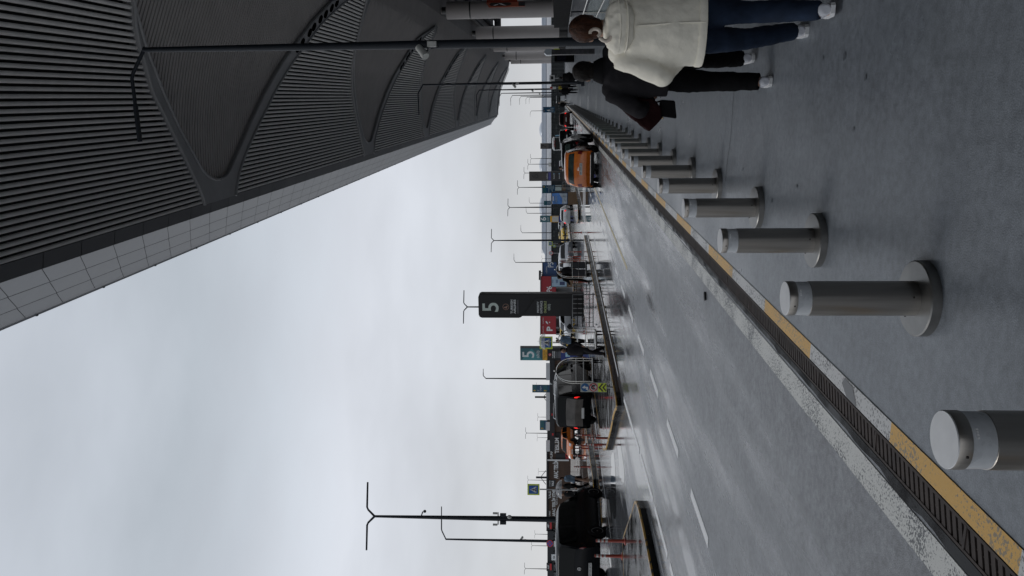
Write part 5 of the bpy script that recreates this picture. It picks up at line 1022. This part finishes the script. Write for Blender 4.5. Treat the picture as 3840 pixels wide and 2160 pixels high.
for st, y in (('A06', 1962), ('AG7', 2115)):
    g = f.rect('bay_sign', 2050, y-14, 2070, y+16, DFAS, -.8, -.7, f.t); f.txt(st, 2056.5, y, 6, WHT, -.82, g, width=15, bold=.035); f.rect('red_mark', 2062, y-12, 2069, y+12, REDS, -.84, -.8, g)
for px0, px1, y, lb in ((2006, 2056, 1490, 'dark roof mast with stays behind the stacked parking sign'), (2010, 2045, 1792, 'short dark roof mast with stays on the brown valet wall')):
    f = Face('roof_mast', lb, 'mast', y, 82, 0); f.rect('mast', px0, y-3, px1+8, y+3, DFAS, 0, .2)
    u0, z0_ = f.p(px1-18, y)
    for s in (-1, 1): u, z = f.p(px1+2, y+s*26); mb = MB(); mb.tube([(u0, .1, z0_), (u, .1, z)], .035, 6); mb.build('stay', POLE, f.t)
    f.post('post', px1, y, .06, POLE)
LEAF = mat('dark shrub leaves', (0.030, 0.042, 0.026), rough=.7, var=.4, scale=12)
for x, y, r in ((2095, 1985, 6), (2092, 2069, 7), (2095, 2103, 8), (2096, 2128, 8)):
    p = D(x, y, 70); t = thing('potted_shrub', 'small round dark shrub before the white infill of the valet building', 'shrub', (p.x, p.y, 0), 0, 'round shrubs at the valet building')
    rr = r*70/FPX; mb = MB(); mb.tube([(0, 0, .3), (0, 0, p.z)], .03, 6); mb.build('trunk', WOOD, t); mb = MB(); mb.lathe([(.2, 0), (.26, .4), (.22, .4)], 14); mb.build('pot', GREYC, t)
    mb = MB(); rnd = random.Random(x+y)
    for k in range(260):
        d = Vector((rnd.gauss(0, 1), rnd.gauss(0, 1), rnd.gauss(0, 1))).normalized()*rr*rnd.uniform(.6, 1.08); c = Vector((0, 0, p.z))+d; a = Vector((rnd.gauss(0, 1), rnd.gauss(0, 1), rnd.gauss(0, 1))).normalized()*.045; b_ = a.cross(d).normalized()*.03
        mb.add([c-a, c+b_, c+a, c-b_], [(0, 1, 2, 3)])
    mb.build('foliage', LEAF, t)
# dark slatted parking deck and the long white hangar with domes
f = Face('parking_deck', 'long dark slatted parking deck stretching behind the traffic', 'building', 640, 200, 0)
DECK = cm('dark deck slat', (0.035, 0.040, 0.045), .6); DECKG = cm('deck glass', (0.07, 0.085, 0.09), .3, var=.5, scale=.3)
b = f.rect('back_wall', 2069, -60, 2116, 1000, DECKG, .5, 14); mb = MB(); x = 2068.0
while x < 2112:
    (u0, z1), (u1, z0_) = f.p(x, 1000), f.p(x+1.6, -60); mb.box(((u0+u1)/2, .1, (z0_+z1)/2), (abs(u1-u0), .12, abs(z1-z0_))); x += 4.6
mb.build('slats', DECK, f.t); mb = MB()
for y in range(-60, 1000, 14): u, z = f.p(2068, y); mb.box((u, .02, z/2), (.14, .14, z))
mb.build('uprights', DECK, f.t); f.rect('roof_edge', 2067, -60, 2069, 1000, cm('deck edge', '2b3034'), -.3, 14, f.t)
rnd = random.Random(5)
for k in range(46):
    mb = MB(); y = rnd.uniform(280, 990); u, z = f.p(rnd.uniform(2074, 2100), y); mb.box((u, .42, z), (rnd.uniform(.4, 2.2), .1, rnd.uniform(.15, .5))); mb.build('window', cm('pale deck window', (0.18, 0.21, 0.22), .3, var=.6, scale=.2), f.t)
f = Face('hangar', 'very long pale hangar with a ribbed roof and low domes on the horizon', 'building', 480, 420, 0)
HW = cm('pale hangar wall', (0.86, 0.87, 0.89), .35, metal=.75); HB = cm('blue grey hangar roof', (0.55, 0.58, 0.62), .45, metal=.6); HL = cm('dark blue line', (0.05, 0.10, 0.18)); HL2 = cm('grey hangar line', (0.36, .40, .46))
f.rect('wall', 2049, -220, 2120, 985, HW, 0, 60); f.poly('roof', [(2031, -220), (2031, 930), (2049, 965), (2049, -220)], HB, 6, 50, f.t); f.rect('eaves_line', 2046.5, -220, 2049, 990, HL, -1, 0, f.t); f.rect('eaves_band', 2043.5, -220, 2046.5, 988, cm('white eaves', (.7, .72, .75)), -.8, 0, f.t)
for x in (2055, 2060, 2064): f.rect('wall_line', x, -220, x+.8, 980, HL2, -.4, 0, f.t)
mb = MB()
for k in range(300): u, z = f.p(2037, -220+k*3.9); mb.box((u, 5.9, z), (.22, .3, 2.0))
mb.build('roof_ribs', HL2, f.t)
for yc, r in ((458, 31), (597, 33), (762, 42)):
    u, z = f.p(2033, yc); rr = r*420/FPX; mb = MB()
    mb.rings([[Vector((u+rr*math.sin(a)*math.cos(2*math.pi*k/28), 20+rr*math.sin(a)*math.sin(2*math.pi*k/28), z+2.0*math.cos(a))) for k in range(28)] for a in (.01, .3, .6, .9, 1.2, 1.5, math.pi/2)], True); mb.build('dome', cm('hazy dome', (0.62, 0.65, 0.69), .4, metal=.5), f.t, smooth=True)
    mb = MB(); mb.lathe([(rr*.92, z-1.2), (rr*.92, z+.6)], 28, (u, 20-rr*.25, 0)); mb.build('dome_drum', cm('grey dome drum', (0.10, .11, .13), .6), f.t)
# ================================================================== RIGHT SIDE OF THE PAVEMENT
BGL = mat('black glass screen', (0.003, 0.003, 0.0035), rough=.7, spec=.04)
t = thing('wind_screen', 'long black glass wind screen on thin posts behind the walking couple', 'wind screen', (4.4, 36, 0))
mb = MB(); mb.box((0, 5, 1.57), (.12, 24, .92)); mb.build('panel', BGL, t); mb = MB(); mb.box((-.065, 5, 1.11), (.03, 24, .02)); mb.build('lower_trim', GALV, t)
for y in (-6, 1, 8, 16): mb = MB(); mb.tube([(0, y, 0), (0, y, 1.12)], .04, 8); mb.build('post', POLE, t)
t = thing('handrail', 'two bar steel handrail on glass behind the woman in the cream coat', 'handrail', (2.3, 20, 0))
for z in (1.08, .66): mb = MB(); mb.tube([(0, -6, z), (0, 8, z)], .022, 8); mb.build('rail', BRS, t, smooth=True)
for y in (-6, -1.3, 3.3, 8): mb = MB(); mb.tube([(0, y, 0), (0, y, 1.08)], .02, 8); mb.build('post', BRS, t, smooth=True)
mb = MB(); mb.box((.03, 1, .55), (.012, 13.8, .9)); mb.build('glass', glass('green glass pane', (0.10, 0.16, 0.15), .45, .05), t)
t = thing('slatted_bench', 'low bench of grey slats under the black wind screen', 'bench', (4.9, 34, 0))
for k in range(7): mb = MB(); mb.box((0, -3+k*1.0, .55), (.5, .55, .06)); mb.build('slat', GALV, t); mb = MB(); mb.box((.2, -3+k*1.0, .85), (.05, .55, .35)); mb.build('back_slat', GALV, t)
mb = MB(); mb.box((0, 0, .25), (.3, 6.4, .5)); mb.build('base', DARK, t)
p = GD(196, 38); t = thing('info_post', 'slim grey post with a clear lantern top beside the near street lamp', 'info post', p, FACE)
mb = MB(); mb.box((0, 0, 1.05), (.26, .16, 2.1)); mb.build('body', cm('grey post panel', (.06, .06, .065), .3, var=.5, scale=6), t, bevel=.01); mb = MB(); mb.front([(-.15, 2.1), (-.15, 2.36), (-.05, 2.46), (.05, 2.46), (.15, 2.36), (.15, 2.1)], -.1, .1); mb.build('lantern', cm('clear lantern', (.42, .46, .5), .1), t, bevel=.01); mb = MB(); mb.box((.13, -.09, 1.85), (.03, .02, .28)); mb.build('yellow_tag', YGF, t)
p = GD(219.5, 84); t = thing('info_kiosk', 'black kiosk box standing before the far terminal columns', 'kiosk', p, FACE); mb = MB(); mb.box((0, 0, 1.06), (.74, .5, 2.12)); mb.build('body', BGL, t, bevel=.02); mb = MB(); mb.box((0, -.26, 1.4), (.6, .02, 1.0)); mb.build('screen', SCRN, t)
p = GD(373, 155); t = thing('service_buggy', 'small white and black service buggy far down the pavement', 'buggy', p, FACE)
mb = MB(); mb.box((0, 0, .55), (.95, 2.2, .5)); mb.box((0, -.7, .95), (.9, .5, .5)); mb.build('body', WHITEC, t, bevel=.06); mb = MB(); mb.box((0, 0, 2.0), (1.05, 1.9, .09)); mb.build('roof', WHITEC, t, bevel=.03)
for sx in (-1, 1):
    for sy in (-1, 1):
        mb = MB(); mb.tube([(sx*.45, sy*.85, .7), (sx*.45, sy*.8, 2.0)], .035, 6); mb.build('roof_post', BPLAS, t); mb = MB(); mb.lathe([(.2, -.08), (.24, -.06), (.24, .06), (.2, .08)], 16, (sx*.45, sy*.7, .24), mtx=Matrix.Rotation(math.pi/2, 3, 'Y')); mb.build('wheel', TYRE, t)
mb = MB(); mb.box((0, .1, 1.15), (.85, .5, .6)); mb.build('seat', BPLAS, t)
o = MB().box((0, 0, .012), (.10, .05, .024)).box((.04, .04, .008), (.05, .03, .016)).build('debris', DARK, bevel=.004, loc=G(2647, 1111)); o.rotation_euler.z = .5; tag(o, 'small black scrap lying on the wet road beside the white line', 'debris')
